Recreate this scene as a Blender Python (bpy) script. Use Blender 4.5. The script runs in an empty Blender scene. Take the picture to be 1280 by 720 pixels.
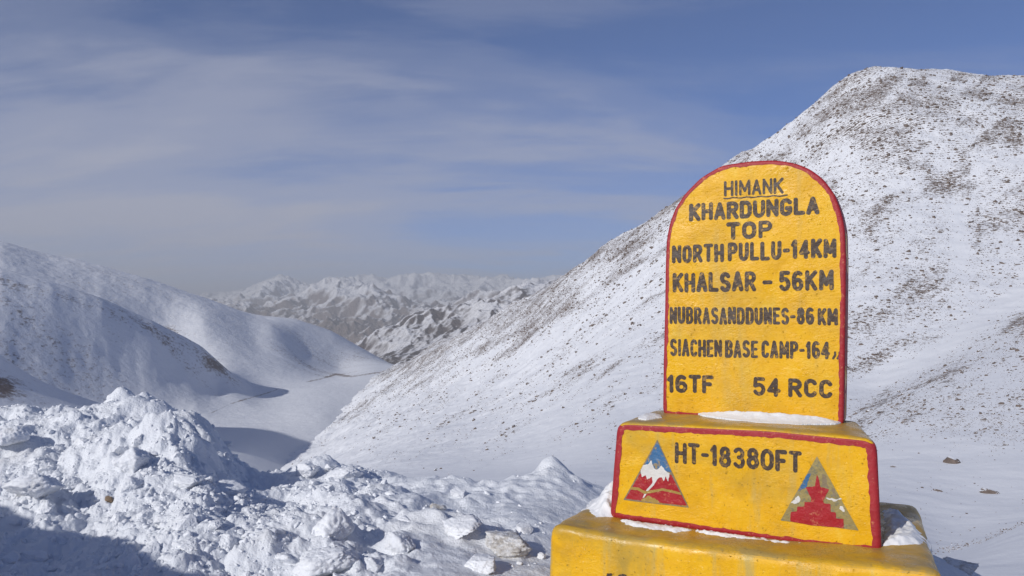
import bpy, math, random
import numpy as np

random.seed(7)
RNG = np.random.default_rng(7)
scene = bpy.context.scene
COL = scene.collection
R = math.radians

# ------------------------------------------------------------------ camera
EYE = 1.65
PITCH = math.atan(30 / 960)
cam_d = bpy.data.cameras.new('camera')
cam_d.sensor_width = 36
cam_d.lens = 27.0
cam_d.clip_start = 0.1
cam_d.clip_end = 200000
cam = bpy.data.objects.new('camera', cam_d)
COL.objects.link(cam)
cam.location = (0, 0, EYE)
cam.rotation_euler = (R(90) + PITCH, 0, 0)
scene.camera = cam

# ------------------------------------------------------------------ world
SUN_EL = R(28)
SUN_H = np.array([-0.68, -0.733])            # horizontal direction towards the sun
SUN_H /= np.linalg.norm(SUN_H)
SUN_ROT = math.atan2(SUN_H[0], SUN_H[1]) % (2 * math.pi)

world = bpy.data.worlds.new('World')
scene.world = world
world.use_nodes = True
wn, wl = world.node_tree.nodes, world.node_tree.links
wn.clear()


def nd(nodes, t, **kw):
    n = nodes.new(t)
    for k, v in kw.items():
        setattr(n, k, v)
    return n


def math_node(nodes, links, op, a, b=None, c=None, clamp=False):
    n = nodes.new('ShaderNodeMath')
    n.operation = op
    n.use_clamp = clamp
    for i, s in enumerate((a, b, c)):
        if s is None:
            continue
        if isinstance(s, (int, float)):
            n.inputs[i].default_value = s
        else:
            links.new(s, n.inputs[i])
    return n.outputs[0]


def ramp(nodes, links, fac, stops, interp='LINEAR'):
    n = nodes.new('ShaderNodeValToRGB')
    cr = n.color_ramp
    cr.interpolation = interp
    while len(cr.elements) < len(stops):
        cr.elements.new(0.5)
    for e, (p, c) in zip(cr.elements, stops):
        e.position = p
        e.color = c if len(c) == 4 else (*c, 1)
    links.new(fac, n.inputs[0])
    return n.outputs[0]


def mixc(nodes, links, fac, a, b, blend='MIX'):
    n = nodes.new('ShaderNodeMix')
    n.data_type = 'RGBA'
    n.blend_type = blend
    for s, i in ((fac, 0), (a, 6), (b, 7)):
        if isinstance(s, (int, float)):
            n.inputs[i].default_value = s
        elif isinstance(s, tuple):
            n.inputs[i].default_value = s if len(s) == 4 else (*s, 1)
        else:
            links.new(s, n.inputs[i])
    return n.outputs[2]


sky = nd(wn, 'ShaderNodeTexSky', sky_type='NISHITA', sun_disc=False)
sky.sun_elevation = SUN_EL
sky.sun_rotation = SUN_ROT
sky.altitude = 5400
sky.air_density = 1.0
sky.dust_density = 0.0
sky.ozone_density = 3.0
tc = nd(wn, 'ShaderNodeTexCoord')
sep = nd(wn, 'ShaderNodeSeparateXYZ')
wl.new(tc.outputs['Generated'], sep.inputs[0])
dx, dy, dz = sep.outputs
den = math_node(wn, wl, 'ADD', math_node(wn, wl, 'MAXIMUM', dz, 0.0), 0.22)
cu = math_node(wn, wl, 'DIVIDE', dx, den)
cv = math_node(wn, wl, 'DIVIDE', dy, den)
comb = nd(wn, 'ShaderNodeCombineXYZ')
wl.new(cu, comb.inputs[0])
wl.new(cv, comb.inputs[1])
mp = nd(wn, 'ShaderNodeMapping')
mp.inputs['Rotation'].default_value = (0, 0, R(24))
mp.inputs['Scale'].default_value = (0.50, 1.25, 1)
mp.inputs['Location'].default_value = (0.35, 0.2, 0)
wl.new(comb.outputs[0], mp.inputs[0])
n1 = nd(wn, 'ShaderNodeTexNoise')
n1.inputs['Scale'].default_value = 1.1
n1.inputs['Detail'].default_value = 8
n1.inputs['Roughness'].default_value = 0.52
n1.inputs['Distortion'].default_value = 0.5
wl.new(mp.outputs[0], n1.inputs['Vector'])
# more cloud to the left (negative x/y) and low down
az = math_node(wn, wl, 'DIVIDE', dx, math_node(wn, wl, 'MAXIMUM', dy, 0.15))
leftness = math_node(wn, wl, 'MULTIPLY', math_node(wn, wl, 'MULTIPLY', az, -0.46), math_node(wn, wl, 'MAXIMUM', math_node(wn, wl, 'SUBTRACT', 1.0, math_node(wn, wl, 'MULTIPLY', dz, 1.1)), 0.0))
low = math_node(wn, wl, 'MULTIPLY', math_node(wn, wl, 'SUBTRACT', 0.30, dz), 1.5)
low = math_node(wn, wl, 'MAXIMUM', low, -0.2)
f = math_node(wn, wl, 'MULTIPLY', math_node(wn, wl, 'SUBTRACT', n1.outputs[0], 0.5), 2.2)
mp2 = nd(wn, 'ShaderNodeMapping')
mp2.inputs['Rotation'].default_value = (0, 0, R(28))
mp2.inputs['Scale'].default_value = (0.9, 3.6, 1)
wl.new(comb.outputs[0], mp2.inputs[0])
n2 = nd(wn, 'ShaderNodeTexNoise')
n2.inputs['Scale'].default_value = 1.7
n2.inputs['Detail'].default_value = 9
n2.inputs['Roughness'].default_value = 0.6
n2.inputs['Distortion'].default_value = 0.9
wl.new(mp2.outputs[0], n2.inputs['Vector'])
f = math_node(wn, wl, 'ADD', f, math_node(wn, wl, 'MULTIPLY', math_node(wn, wl, 'SUBTRACT', n2.outputs[0], 0.5), 0.46))
f = math_node(wn, wl, 'ADD', f, leftness)
f = math_node(wn, wl, 'ADD', f, low)
f = math_node(wn, wl, 'ADD', f, 0.235)
cloud_f = ramp(wn, wl, f, [(0.0, (0.03,) * 3), (0.30, (0.24,) * 3), (0.66, (0.66,) * 3), (1.0, (0.97,) * 3)], 'EASE')
tint = mixc(wn, wl, 1.0, sky.outputs[0], (0.58, 0.86, 1.20), 'MULTIPLY')
bg_sky = nd(wn, 'ShaderNodeBackground')
bg_sky.inputs[1].default_value = 0.085
wl.new(tint, bg_sky.inputs[0])
bg_cl = nd(wn, 'ShaderNodeBackground')
bg_cl.inputs[1].default_value = 1.0
bg_cl.inputs[0].default_value = (0.39, 0.41, 0.51, 1)
mixs = nd(wn, 'ShaderNodeMixShader')
wl.new(cloud_f, mixs.inputs[0])
wl.new(bg_sky.outputs[0], mixs.inputs[1])
wl.new(bg_cl.outputs[0], mixs.inputs[2])
wo = nd(wn, 'ShaderNodeOutputWorld')
wl.new(mixs.outputs[0], wo.inputs[0])

# ------------------------------------------------------------------ sun
sun_d = bpy.data.lights.new('sun', 'SUN')
sun_d.energy = 3.5
sun_d.angle = R(0.6)
sun_d.color = (1.0, 0.968, 0.925)
sun = bpy.data.objects.new('sun', sun_d)
COL.objects.link(sun)
sv = np.array([SUN_H[0] * math.cos(SUN_EL), SUN_H[1] * math.cos(SUN_EL), math.sin(SUN_EL)])
from mathutils import Vector
sun.rotation_euler = Vector(-sv).to_track_quat('-Z', 'Y').to_euler()
sun.location = (-20, -10, 30)

vs = scene.view_settings
vs.view_transform = 'Standard'
vs.look = 'None'
vs.gamma = 1
vs.use_curve_mapping = False
vs.exposure = 0.08
scene.cycles.max_bounces = 6
scene.cycles.diffuse_bounces = 3
scene.cycles.volume_bounces = 0
scene.cycles.use_denoising = True

# ------------------------------------------------------------------ numpy tools
_perm = RNG.permutation(256)
_perm = np.concatenate([_perm, _perm, _perm]).astype(np.int64)
_grad = RNG.normal(size=(256, 3))
_grad /= np.linalg.norm(_grad, axis=1)[:, None]


def pn(x, y, z=None):
    x = np.asarray(x, float)
    y = np.asarray(y, float)
    z = np.zeros_like(x) + 0.37 if z is None else np.asarray(z, float)
    xi, yi, zi = np.floor(x).astype(np.int64), np.floor(y).astype(np.int64), np.floor(z).astype(np.int64)
    xf, yf, zf = x - xi, y - yi, z - zi
    u, v, w = (t * t * t * (t * (t * 6 - 15) + 10) for t in (xf, yf, zf))
    out = 0
    for i in (0, 1):
        wu = u if i else 1 - u
        for j in (0, 1):
            wv = v if j else 1 - v
            for k in (0, 1):
                ww = w if k else 1 - w
                h = _perm[_perm[_perm[(xi + i) & 255] + ((yi + j) & 255)] + ((zi + k) & 255)]
                g = _grad[h & 255]
                out = out + wu * wv * ww * (g[..., 0] * (xf - i) + g[..., 1] * (yf - j) + g[..., 2] * (zf - k))
    return out * 1.6


def fbm(x, y, z=None, oct=5, gain=0.5, kind='fbm'):
    a, s, tot = 1.0, 0, 0
    for o in range(oct):
        f_ = 2.03 ** o
        n = pn(x * f_ + 13.7 * o, y * f_ - 7.3 * o, None if z is None else z * f_ + 3.1 * o)
        if kind == 'billow':
            n = np.abs(n) * 2 - 0.5
        elif kind == 'ridge':
            n = 1 - np.abs(n) * 2.2
        s = s + a * n
        tot += a
        a *= gain
    return s / tot


def sstep(a, b, x):
    t = np.clip((x - a) / (b - a), 0, 1)
    return t * t * (3 - 2 * t)


CP, SP = math.cos(PITCH), math.sin(PITCH)


def px_dir(px, py):
    """a = X/Y and e = Z/Y (relative to the eye) for a pixel of the 1280x720 photo"""
    x = (np.asarray(px, float) - 640) / 960
    y = -(np.asarray(py, float) - 360) / 960
    dyy = CP - y * SP
    return x / dyy, (SP + y * CP) / dyy


class TPS:
    def __init__(self, pts, vals, smooth=1e-5):
        self.p = np.asarray(pts, float)
        n = len(self.p)
        d = np.linalg.norm(self.p[:, None] - self.p[None], axis=2)
        K = self.phi(d) + smooth * np.eye(n)
        P = np.c_[np.ones(n), self.p]
        A = np.block([[K, P], [P.T, np.zeros((3, 3))]])
        self.w = np.linalg.solve(A, np.r_[vals, 0, 0, 0])

    @staticmethod
    def phi(d):
        return d * d * np.log(d + 1e-9)

    def __call__(self, x, y):
        sh = x.shape
        q = np.c_[x.ravel(), y.ravel()]
        out = np.empty(len(q))
        n = len(self.p)
        for s in range(0, len(q), 60000):
            b = q[s:s + 60000]
            d = np.sqrt(((b[:, None] - self.p[None]) ** 2).sum(2))
            out[s:s + 60000] = self.phi(d) @ self.w[:n] + self.w[n] + b @ self.w[n + 1:]
        return out.reshape(sh)


def surf(points, smooth=1e-5, ly=0.25):
    """control points (px, py, distance) -> callable e(a, ln r)"""
    p = np.array(points, float)
    a, e = px_dir(p[:, 0], p[:, 1])
    t = TPS(np.c_[a, np.log(p[:, 2]) * ly], e, smooth)
    return lambda A, L: t(A, L * ly)


# ------------------------------------------------------------------ object tools
def mesh_from(name, verts, faces, mats=(), face_mat=None, smooth=True):
    me = bpy.data.meshes.new(name)
    verts = np.asarray(verts, np.float32)
    if isinstance(faces, np.ndarray):
        nf, k = faces.shape
        me.vertices.add(len(verts))
        me.vertices.foreach_set('co', verts.ravel())
        me.loops.add(nf * k)
        me.loops.foreach_set('vertex_index', faces.ravel().astype(np.int32))
        me.polygons.add(nf)
        me.polygons.foreach_set('loop_start', np.arange(0, nf * k, k, dtype=np.int32))
        me.update(calc_edges=True)
    else:
        me.from_pydata(verts.tolist(), [], faces)
        me.update()
    for m in mats:
        me.materials.append(m)
    if face_mat is not None:
        me.polygons.foreach_set('material_index', np.asarray(face_mat, np.int32))
    me.polygons.foreach_set('use_smooth', np.full(len(me.polygons), smooth))
    me.validate()
    return me


def link(name, me, parent=None, loc=None):
    o = bpy.data.objects.new(name, me)
    COL.objects.link(o)
    if parent is not None:
        o.parent = parent
    if loc is not None:
        o.location = loc
    return o


def tag(o, label=None, cat=None, group=None, kind=None):
    if label:
        o['label'] = label
    if cat:
        o['category'] = cat
    if group:
        o['group'] = group
    if kind:
        o['kind'] = kind
    return o


def grid_faces(nr, nc):
    i = np.arange(nr * nc).reshape(nr, nc)
    return np.stack([i[:-1, :-1], i[:-1, 1:], i[1:, 1:], i[1:, :-1]], -1).reshape(-1, 4)


def add_attr(me, name, vals):
    at = me.attributes.new(name, 'FLOAT', 'POINT')
    at.data.foreach_set('value', np.asarray(vals, np.float32).ravel())


# ------------------------------------------------------------------ materials
def new_mat(name):
    m = bpy.data.materials.new(name)
    m.use_nodes = True
    n, l = m.node_tree.nodes, m.node_tree.links
    b = n['Principled BSDF']
    return m, n, l, b


def noise(n, l, vec, scale, detail=5, rough=0.55, dist=0.0):
    t = n.new('ShaderNodeTexNoise')
    t.inputs['Scale'].default_value = scale
    t.inputs['Detail'].default_value = detail
    t.inputs['Roughness'].default_value = rough
    t.inputs['Distortion'].default_value = dist
    if vec is not None:
        l.new(vec, t.inputs['Vector'])
    return t.outputs[0]


def bump(n, l, b, h, strength, dist):
    bp = n.new('ShaderNodeBump')
    bp.inputs['Strength'].default_value = strength
    bp.inputs['Distance'].default_value = dist
    l.new(h, bp.inputs['Height'])
    l.new(bp.outputs[0], b.inputs['Normal'])


def coords(n):
    return n.new('ShaderNodeNewGeometry').outputs['Position']


def mapped(n, l, vec, scale=(1, 1, 1), rot=(0, 0, 0)):
    m = n.new('ShaderNodeMapping')
    m.inputs['Scale'].default_value = scale
    m.inputs['Rotation'].default_value = rot
    l.new(vec, m.inputs[0])
    return m.outputs[0]


SNOW = (0.80, 0.815, 0.85)


def mat_near_snow():
    m, n, l, b = new_mat('near_snow')
    p = coords(n)
    big = noise(n, l, p, 1.3, 6, 0.6)
    dirt = ramp(n, l, big, [(0.52, (0, 0, 0)), (0.72, (1, 1, 1))])
    fine = noise(n, l, p, 24, 4, 0.7)
    grit = ramp(n, l, fine, [(0.60, (0, 0, 0)), (0.74, (1, 1, 1))])
    dm = math_node(n, l, 'MULTIPLY', dirt, 0.20)
    dm = math_node(n, l, 'ADD', dm, math_node(n, l, 'MULTIPLY', grit, math_node(n, l, 'MULTIPLY', dirt, 0.30)), clamp=True)
    c = mixc(n, l, dm, (0.77, 0.795, 0.84), (0.46, 0.43, 0.39))
    l.new(c, b.inputs['Base Color'])
    b.inputs['Roughness'].default_value = 0.65
    b.inputs['Specular IOR Level'].default_value = 0.25
    h = math_node(n, l, 'ADD', noise(n, l, p, 55, 5, 0.65), math_node(n, l, 'MULTIPLY', noise(n, l, p, 14, 4, 0.6), 1.6))
    bump(n, l, b, h, 0.6, 0.018)
    return m


def mat_lump_snow():
    m, n, l, b = new_mat('lump_snow')
    p = coords(n)
    g = noise(n, l, p, 9, 6, 0.65)
    dm = ramp(n, l, g, [(0.54, (0, 0, 0)), (0.75, (0.5,) * 3)])
    oi = n.new('ShaderNodeObjectInfo')
    dm2 = math_node(n, l, 'MULTIPLY', dm, oi.outputs['Random'])
    c = mixc(n, l, dm2, (0.79, 0.81, 0.85), (0.42, 0.39, 0.36))
    l.new(c, b.inputs['Base Color'])
    b.inputs['Roughness'].default_value = 0.6
    b.inputs['Specular IOR Level'].default_value = 0.25
    bump(n, l, b, noise(n, l, p, 45, 5, 0.65), 0.5, 0.014)
    return m


def mat_dirty_snow():
    m, n, l, b = new_mat('dirty_snow')
    p = coords(n)
    g = noise(n, l, p, 16, 7, 0.72)
    dm = ramp(n, l, g, [(0.42, (0, 0, 0)), (0.60, (1, 1, 1))])
    c = mixc(n, l, dm, (0.80, 0.81, 0.83), (0.47, 0.44, 0.40))
    l.new(c, b.inputs['Base Color'])
    b.inputs['Roughness'].default_value = 0.7
    bump(n, l, b, noise(n, l, p, 40, 6, 0.7), 0.7, 0.02)
    return m


def mat_ledge_snow():
    m, n, l, b = new_mat('ledge_snow')
    p = coords(n)
    b.inputs['Base Color'].default_value = (0.80, 0.81, 0.83, 1)
    b.inputs['Roughness'].default_value = 0.5
    bump(n, l, b, noise(n, l, p, 60, 4, 0.6), 0.25, 0.006)
    return m


def mat_slope():
    """wind packed snow with scree showing through where the attribute 'scree' is high"""
    m, n, l, b = new_mat('slope_snow')
    p = coords(n)
    at = n.new('ShaderNodeAttribute')
    at.attribute_name = 'scree'
    s = at.outputs['Fac']
    n_a = noise(n, l, mapped(n, l, p, (1, 1, 1.4)), 0.7, 8, 0.74)
    n_small = math_node(n, l, 'ADD', math_node(n, l, 'MULTIPLY', n_a, 0.6), math_node(n, l, 'MULTIPLY', noise(n, l, p, 2.6, 6, 0.7), 0.4))
    n_big = noise(n, l, p, 0.03, 5, 0.6)
    v = math_node(n, l, 'ADD', n_small, math_node(n, l, 'MULTIPLY', math_node(n, l, 'SUBTRACT', n_big, 0.5), 0.30))
    thr = math_node(n, l, 'SUBTRACT', 0.668, math_node(n, l, 'MULTIPLY', s, 0.165))
    d = math_node(n, l, 'SUBTRACT', v, thr)
    fac = ramp(n, l, math_node(n, l, 'ADD', d, 0.5), [(0.485, (0, 0, 0)), (0.53, (1, 1, 1))])
    rc = ramp(n, l, noise(n, l, p, 0.9, 4, 0.6), [(0.3, (0.105, 0.082, 0.071)), (0.7, (0.235, 0.185, 0.158))])
    c = mixc(n, l, fac, SNOW, rc)
    l.new(c, b.inputs['Base Color'])
    b.inputs['Roughness'].default_value = 0.75
    b.inputs['Specular IOR Level'].default_value = 0.15
    h = math_node(n, l, 'ADD', noise(n, l, p, 0.8, 7, 0.65), math_node(n, l, 'MULTIPLY', fac, 0.5))
    bump(n, l, b, h, 0.30, 0.22)
    return m


def mat_valley():
    m, n, l, b = new_mat('valley_snow')
    p = coords(n)
    at = n.new('ShaderNodeAttribute')
    at.attribute_name = 'scree'
    s = at.outputs['Fac']
    v = noise(n, l, mapped(n, l, p, (1.0, 0.55, 1.0), (0, 0, R(12))), 0.13, 13, 0.80)
    thr = math_node(n, l, 'SUBTRACT', 0.690, math_node(n, l, 'MULTIPLY', s, 0.25))
    d = math_node(n, l, 'SUBTRACT', v, thr)
    fac = ramp(n, l, math_node(n, l, 'ADD', d, 0.5), [(0.46, (0, 0, 0)), (0.58, (1, 1, 1))])
    c = mixc(n, l, fac, SNOW, (0.22, 0.17, 0.145))
    l.new(c, b.inputs['Base Color'])
    b.inputs['Roughness'].default_value = 0.8
    b.inputs['Specular IOR Level'].default_value = 0.1
    bump(n, l, b, noise(n, l, p, 0.05, 10, 0.65), 0.35, 9)
    return m


def mat_far(name, z0, z1, rock, aspect=-0.5):
    """bare rock below the snow line, snow above it"""
    m, n, l, b = new_mat(name)
    p = coords(n)
    g = n.new('ShaderNodeNewGeometry')
    sp = n.new('ShaderNodeSeparateXYZ')
    l.new(p, sp.inputs[0])
    sn = n.new('ShaderNodeSeparateXYZ')
    l.new(g.outputs['Normal'], sn.inputs[0])
    t = math_node(n, l, 'DIVIDE', math_node(n, l, 'SUBTRACT', sp.outputs[2], z0), z1 - z0)
    t = math_node(n, l, 'ADD', t, math_node(n, l, 'MULTIPLY', math_node(n, l, 'SUBTRACT', noise(n, l, p, 0.0016, 10, 0.68), 0.5), 2.4))
    t = math_node(n, l, 'ADD', t, math_node(n, l, 'MULTIPLY', math_node(n, l, 'SUBTRACT', sn.outputs[2], 0.8), 1.6))
    t = math_node(n, l, 'ADD', t, math_node(n, l, 'MULTIPLY', sn.outputs[0], aspect))
    fac = ramp(n, l, t, [(0.28, (0, 0, 0)), (0.80, (1, 1, 1))])
    rk = mixc(n, l, noise(n, l, p, 0.002, 8, 0.6), rock, tuple(x * 0.6 for x in rock))
    c = mixc(n, l, fac, rk, (0.80, 0.80, 0.83))
    l.new(c, b.inputs['Base Color'])
    b.inputs['Roughness'].default_value = 0.85
    b.inputs['Specular IOR Level'].default_value = 0.05
    bump(n, l, b, noise(n, l, p, 0.004, 8, 0.65), 0.8, 140)
    return m


def mat_rock():
    m, n, l, b = new_mat('scree_rock')
    p = coords(n)
    g = n.new('ShaderNodeNewGeometry')
    sn = n.new('ShaderNodeSeparateXYZ')
    l.new(g.outputs['Normal'], sn.inputs[0])
    c0 = ramp(n, l, noise(n, l, p, 1.4, 6, 0.65), [(0.25, (0.075, 0.059, 0.052)), (0.6, (0.17, 0.132, 0.113)), (0.8, (0.25, 0.20, 0.17))])
    t = math_node(n, l, 'ADD', sn.outputs[2], math_node(n, l, 'MULTIPLY', math_node(n, l, 'SUBTRACT', noise(n, l, p, 2.3, 4, 0.6), 0.5), 0.9))
    fac = ramp(n, l, t, [(0.80, (0, 0, 0)), (0.88, (1, 1, 1))])
    c = mixc(n, l, fac, c0, SNOW)
    l.new(c, b.inputs['Base Color'])
    b.inputs['Roughness'].default_value = 0.85
    bump(n, l, b, noise(n, l, p, 6, 5, 0.7), 0.6, 0.08)
    return m


def mat_yellow(name, grime=0.35, cracks=0.2):
    m, n, l, b = new_mat(name)
    p = coords(n)
    cl = noise(n, l, p, 6.0, 9, 0.68, 0.3)
    c = ramp(n, l, cl, [(0.30, (0.62, 0.32, 0.004)), (0.48, (0.75, 0.400, 0.004)), (0.60, (0.78, 0.435, 0.008)), (0.72, (0.80, 0.52, 0.06))])
    gr = noise(n, l, p, 2.4, 8, 0.68, 0.4)
    gm = ramp(n, l, gr, [(0.50, (0, 0, 0)), (0.72, (1, 1, 1))])
    c = mixc(n, l, math_node(n, l, 'MULTIPLY', gm, grime), c, (0.40, 0.27, 0.05))
    sp_ = noise(n, l, p, 62, 5, 0.75)
    sm = ramp(n, l, sp_, [(0.615, (0, 0, 0)), (0.70, (1, 1, 1))])
    c = mixc(n, l, math_node(n, l, 'MULTIPLY', sm, cracks), c, (0.10, 0.07, 0.03))
    hp = ramp(n, l, noise(n, l, p, 85, 3, 0.7), [(0.64, (0, 0, 0)), (0.70, (1, 1, 1))])
    c = mixc(n, l, math_node(n, l, 'MULTIPLY', hp, 0.35), c, (0.86, 0.66, 0.25))
    drip = noise(n, l, mapped(n, l, p, (1, 1, 0.16)), 9, 6, 0.65)
    dmk = ramp(n, l, drip, [(0.54, (0, 0, 0)), (0.70, (1, 1, 1))])
    c = mixc(n, l, math_node(n, l, 'MULTIPLY', dmk, grime * 0.9), c, (0.46, 0.36, 0.12))
    # duller olive brown mixed in on faces that point up
    g = n.new('ShaderNodeNewGeometry')
    sn = n.new('ShaderNodeSeparateXYZ')
    l.new(g.outputs['True Normal'], sn.inputs[0])
    up = math_node(n, l, 'ADD', sn.outputs[2], math_node(n, l, 'MULTIPLY', math_node(n, l, 'SUBTRACT', noise(n, l, p, 14, 5, 0.7), 0.5), 0.7))
    um = ramp(n, l, up, [(0.45, (0, 0, 0)), (0.85, (1, 1, 1))])
    wear_tone = mixc(n, l, ramp(n, l, noise(n, l, p, 7, 5, 0.6), [(0.4, (0, 0, 0)), (0.6, (1, 1, 1))]), (0.50, 0.29, 0.022), (0.34, 0.24, 0.08))
    c = mixc(n, l, math_node(n, l, 'MULTIPLY', um, 0.92), c, wear_tone)
    l.new(c, b.inputs['Base Color'])
    b.inputs['Roughness'].default_value = 0.26
    b.inputs['Specular IOR Level'].default_value = 0.36
    st = mapped(n, l, p, (1, 1, 1.7), (R(20), 0, R(30)))
    patch = ramp(n, l, noise(n, l, p, 4.2, 4, 0.6), [(0.38, (0.25,) * 3), (0.62, (1, 1, 1))])
    h = math_node(n, l, 'ADD', math_node(n, l, 'MULTIPLY', noise(n, l, st, 46, 7, 0.68), patch), math_node(n, l, 'MULTIPLY', noise(n, l, p, 11, 4, 0.5), 1.2))
    h = math_node(n, l, 'SUBTRACT', h, math_node(n, l, 'MULTIPLY', sm, 0.35))
    bump(n, l, b, h, 0.8, 0.0058)
    rr = ramp(n, l, noise(n, l, p, 7.5, 5, 0.6), [(0.35, (0.22,) * 3), (0.65, (0.52,) * 3)])
    l.new(rr, b.inputs['Roughness'])
    return m


def mat_paint(name, col, under=(0.74, 0.42, 0.02), wear_tone=0.45, var=0.35, rough=0.45, thr=0.60):
    m, n, l, b = new_mat(name)
    p = coords(n)
    dk = tuple(x * (1 - var) for x in col)
    c = mixc(n, l, noise(n, l, p, 22, 5, 0.65), col, dk)
    wm = ramp(n, l, noise(n, l, p, 48, 6, 0.72), [(thr, (0, 0, 0)), (thr + 0.07, (1, 1, 1))])
    c = mixc(n, l, math_node(n, l, 'MULTIPLY', wm, wear_tone), c, under)
    l.new(c, b.inputs['Base Color'])
    b.inputs['Roughness'].default_value = rough
    h = math_node(n, l, 'ADD', noise(n, l, p, 40, 6, 0.6), math_node(n, l, 'MULTIPLY', noise(n, l, p, 9, 4, 0.5), 1.6))
    bump(n, l, b, h, 0.7, 0.006)
    return m


def mat_plain(name, col, rough=0.8):
    m, n, l, b = new_mat(name)
    p = coords(n)
    c = mixc(n, l, noise(n, l, p, 30, 5, 0.6), col, tuple(x * 0.6 for x in col))
    l.new(c, b.inputs['Base Color'])
    b.inputs['Roughness'].default_value = rough
    bump(n, l, b, noise(n, l, p, 60, 5, 0.6), 0.5, 0.01)
    return m


M_NEAR, M_LUMP, M_DIRTY, M_LEDGE = mat_near_snow(), mat_lump_snow(), mat_dirty_snow(), mat_ledge_snow()
M_SLOPE, M_VALLEY, M_ROCK = mat_slope(), mat_valley(), mat_rock()
M_MID = mat_far('mid_range_rock', -800, 700, (0.14, 0.11, 0.10), -0.9)
M_FAR = mat_far('far_range_rock', -480, 600, (0.25, 0.20, 0.175))

# ================================================================== terrain
# ---- the wide ground sheet far below, out to the horizon
gv = np.array([[-90000, -90000, -2600], [90000, -90000, -2600], [90000, 90000, -2600], [-90000, 90000, -2600]], float)
tag(link('ground', mesh_from('ground', gv, np.array([[0, 1, 2, 3]]), [M_FAR])), kind='structure')


def sheet(name, px0, px1, r0, r1, nc, nr, zfun, mats, kind='structure', attr=None):
    a0, _ = px_dir(px0, 390)
    a1, _ = px_dir(px1, 390)
    A, L = np.meshgrid(np.linspace(a0, a1, nc), np.linspace(math.log(r0), math.log(r1), nr))
    Y = np.exp(L)
    X = A * Y
    Z = zfun(A, L, X, Y)
    v = np.stack([X, Y, Z], -1).reshape(-1, 3)
    me = mesh_from(name, v, grid_faces(nr, nc), mats)
    if attr is not None:
        add_attr(me, 'scree', attr(A, L, X, Y, Z))
    o = link(name, me)
    tag(o, kind=kind)
    return A, L, X, Y, Z, o


# ---- the right hand mountain: (px, py, distance)
CT = [
    # px, list of (distance, py)
    (200, [(11, 700), (60, 660), (300, 640), (700, 640), (1400, 600), (3500, 520)]),
    (320, [(11, 690), (60, 640), (300, 622), (650, 614), (1300, 585), (3500, 505)]),
    (360, [(11, 690), (60, 628), (250, 606), (600, 594), (1010, 580), (2000, 545), (3500, 500)]),
    (440, [(11, 690), (60, 616), (200, 590), (600, 555), (1600, 508), (2400, 492), (3500, 480)]),
    (490, [(11, 690), (60, 612), (200, 577), (600, 530), (1200, 496), (2700, 461), (3500, 470)]),
    (560, [(11, 690), (60, 610), (150, 580), (400, 530), (900, 477), (1800, 427), (2300, 450), (3500, 480)]),
    (640, [(11, 690), (60, 606), (120, 580), (300, 520), (600, 458), (1250, 384), (1700, 412), (3500, 480)]),
    (700, [(11, 690), (60, 604), (120, 565), (280, 490), (520, 425), (980, 349), (1400, 385), (3500, 480)]),
    (770, [(11, 700), (60, 602), (120, 545), (250, 465), (450, 390), (800, 301), (1150, 345), (3500, 480)]),
    (850, [(11, 710), (55, 612), (115, 540), (230, 445), (400, 350), (690, 249), (1000, 300), (3500, 480)]),
    (920, [(11, 720), (50, 622), (110, 535), (215, 420), (370, 310), (630, 199), (900, 250), (3500, 480)]),
    (985, [(11, 730), (46, 628), (108, 530), (205, 390), (350, 265), (580, 158), (800, 220), (3500, 480)]),
    (1050, [(11, 740), (40, 632), (104, 522), (135, 492), (200, 382), (330, 235), (540, 105), (760, 180), (3500, 480)]),
    (1092, [(11, 750), (38, 640), (100, 508), (138, 487), (200, 372), (320, 225), (530, 86), (740, 160), (3500, 470)]),
    (1180, [(11, 770), (18, 712), (24, 693), (29, 694), (50, 600), (104, 468), (150, 442), (210, 350), (310, 225), (530, 89), (740, 160), (3500, 460)]),
    (1280, [(11, 780), (17, 705), (24, 658), (29, 666), (50, 590), (110, 434), (160, 398), (220, 330), (310, 215), (530, 97), (740, 165), (3500, 450)]),
    (1420, [(11, 790), (17, 700), (24, 630), (29, 640), (50, 582), (115, 400), (170, 350), (220, 300), (310, 205), (540, 118), (760, 180), (3500, 450)]),
    (1700, [(11, 800), (17, 690), (24, 605), (29, 615), (50, 570), (115, 380), (170, 330), (220, 290), (310, 205), (560, 140), (800, 200), (3500, 450)]),
]
slope_e = surf([(px, py, r) for px, l_ in CT for r, py in l_], 2e-5)


def slope_z(A, L, X, Y):
    e = slope_e(A, L)
    z = e * Y
    wx = X + 6 * pn(X / 40, Y / 40)
    k = sstep(40, 190, Y)
    z = z + Y * 0.0105 * k * fbm(X / 70, Y / 70, z / 70, 4, 0.55)
    z = z + Y * 0.0022 * k * fbm(wx / 16, Y / 16, z / 16, 4, 0.6, 'ridge')
    z = z + np.minimum(Y * 0.0011, 0.35) * k * fbm(X / 4, Y / 4, z / 4, 3, 0.6)
    near = 1 - k
    z = z + near * (0.30 * fbm(X / 11, Y / 11, None, 4, 0.45) + 0.05 * fbm((X + Y) / 2.5, (Y - X) / 6, None, 3, 0.5))
    # wind ripples running along the fall line of the lower snow
    return z + EYE


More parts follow.
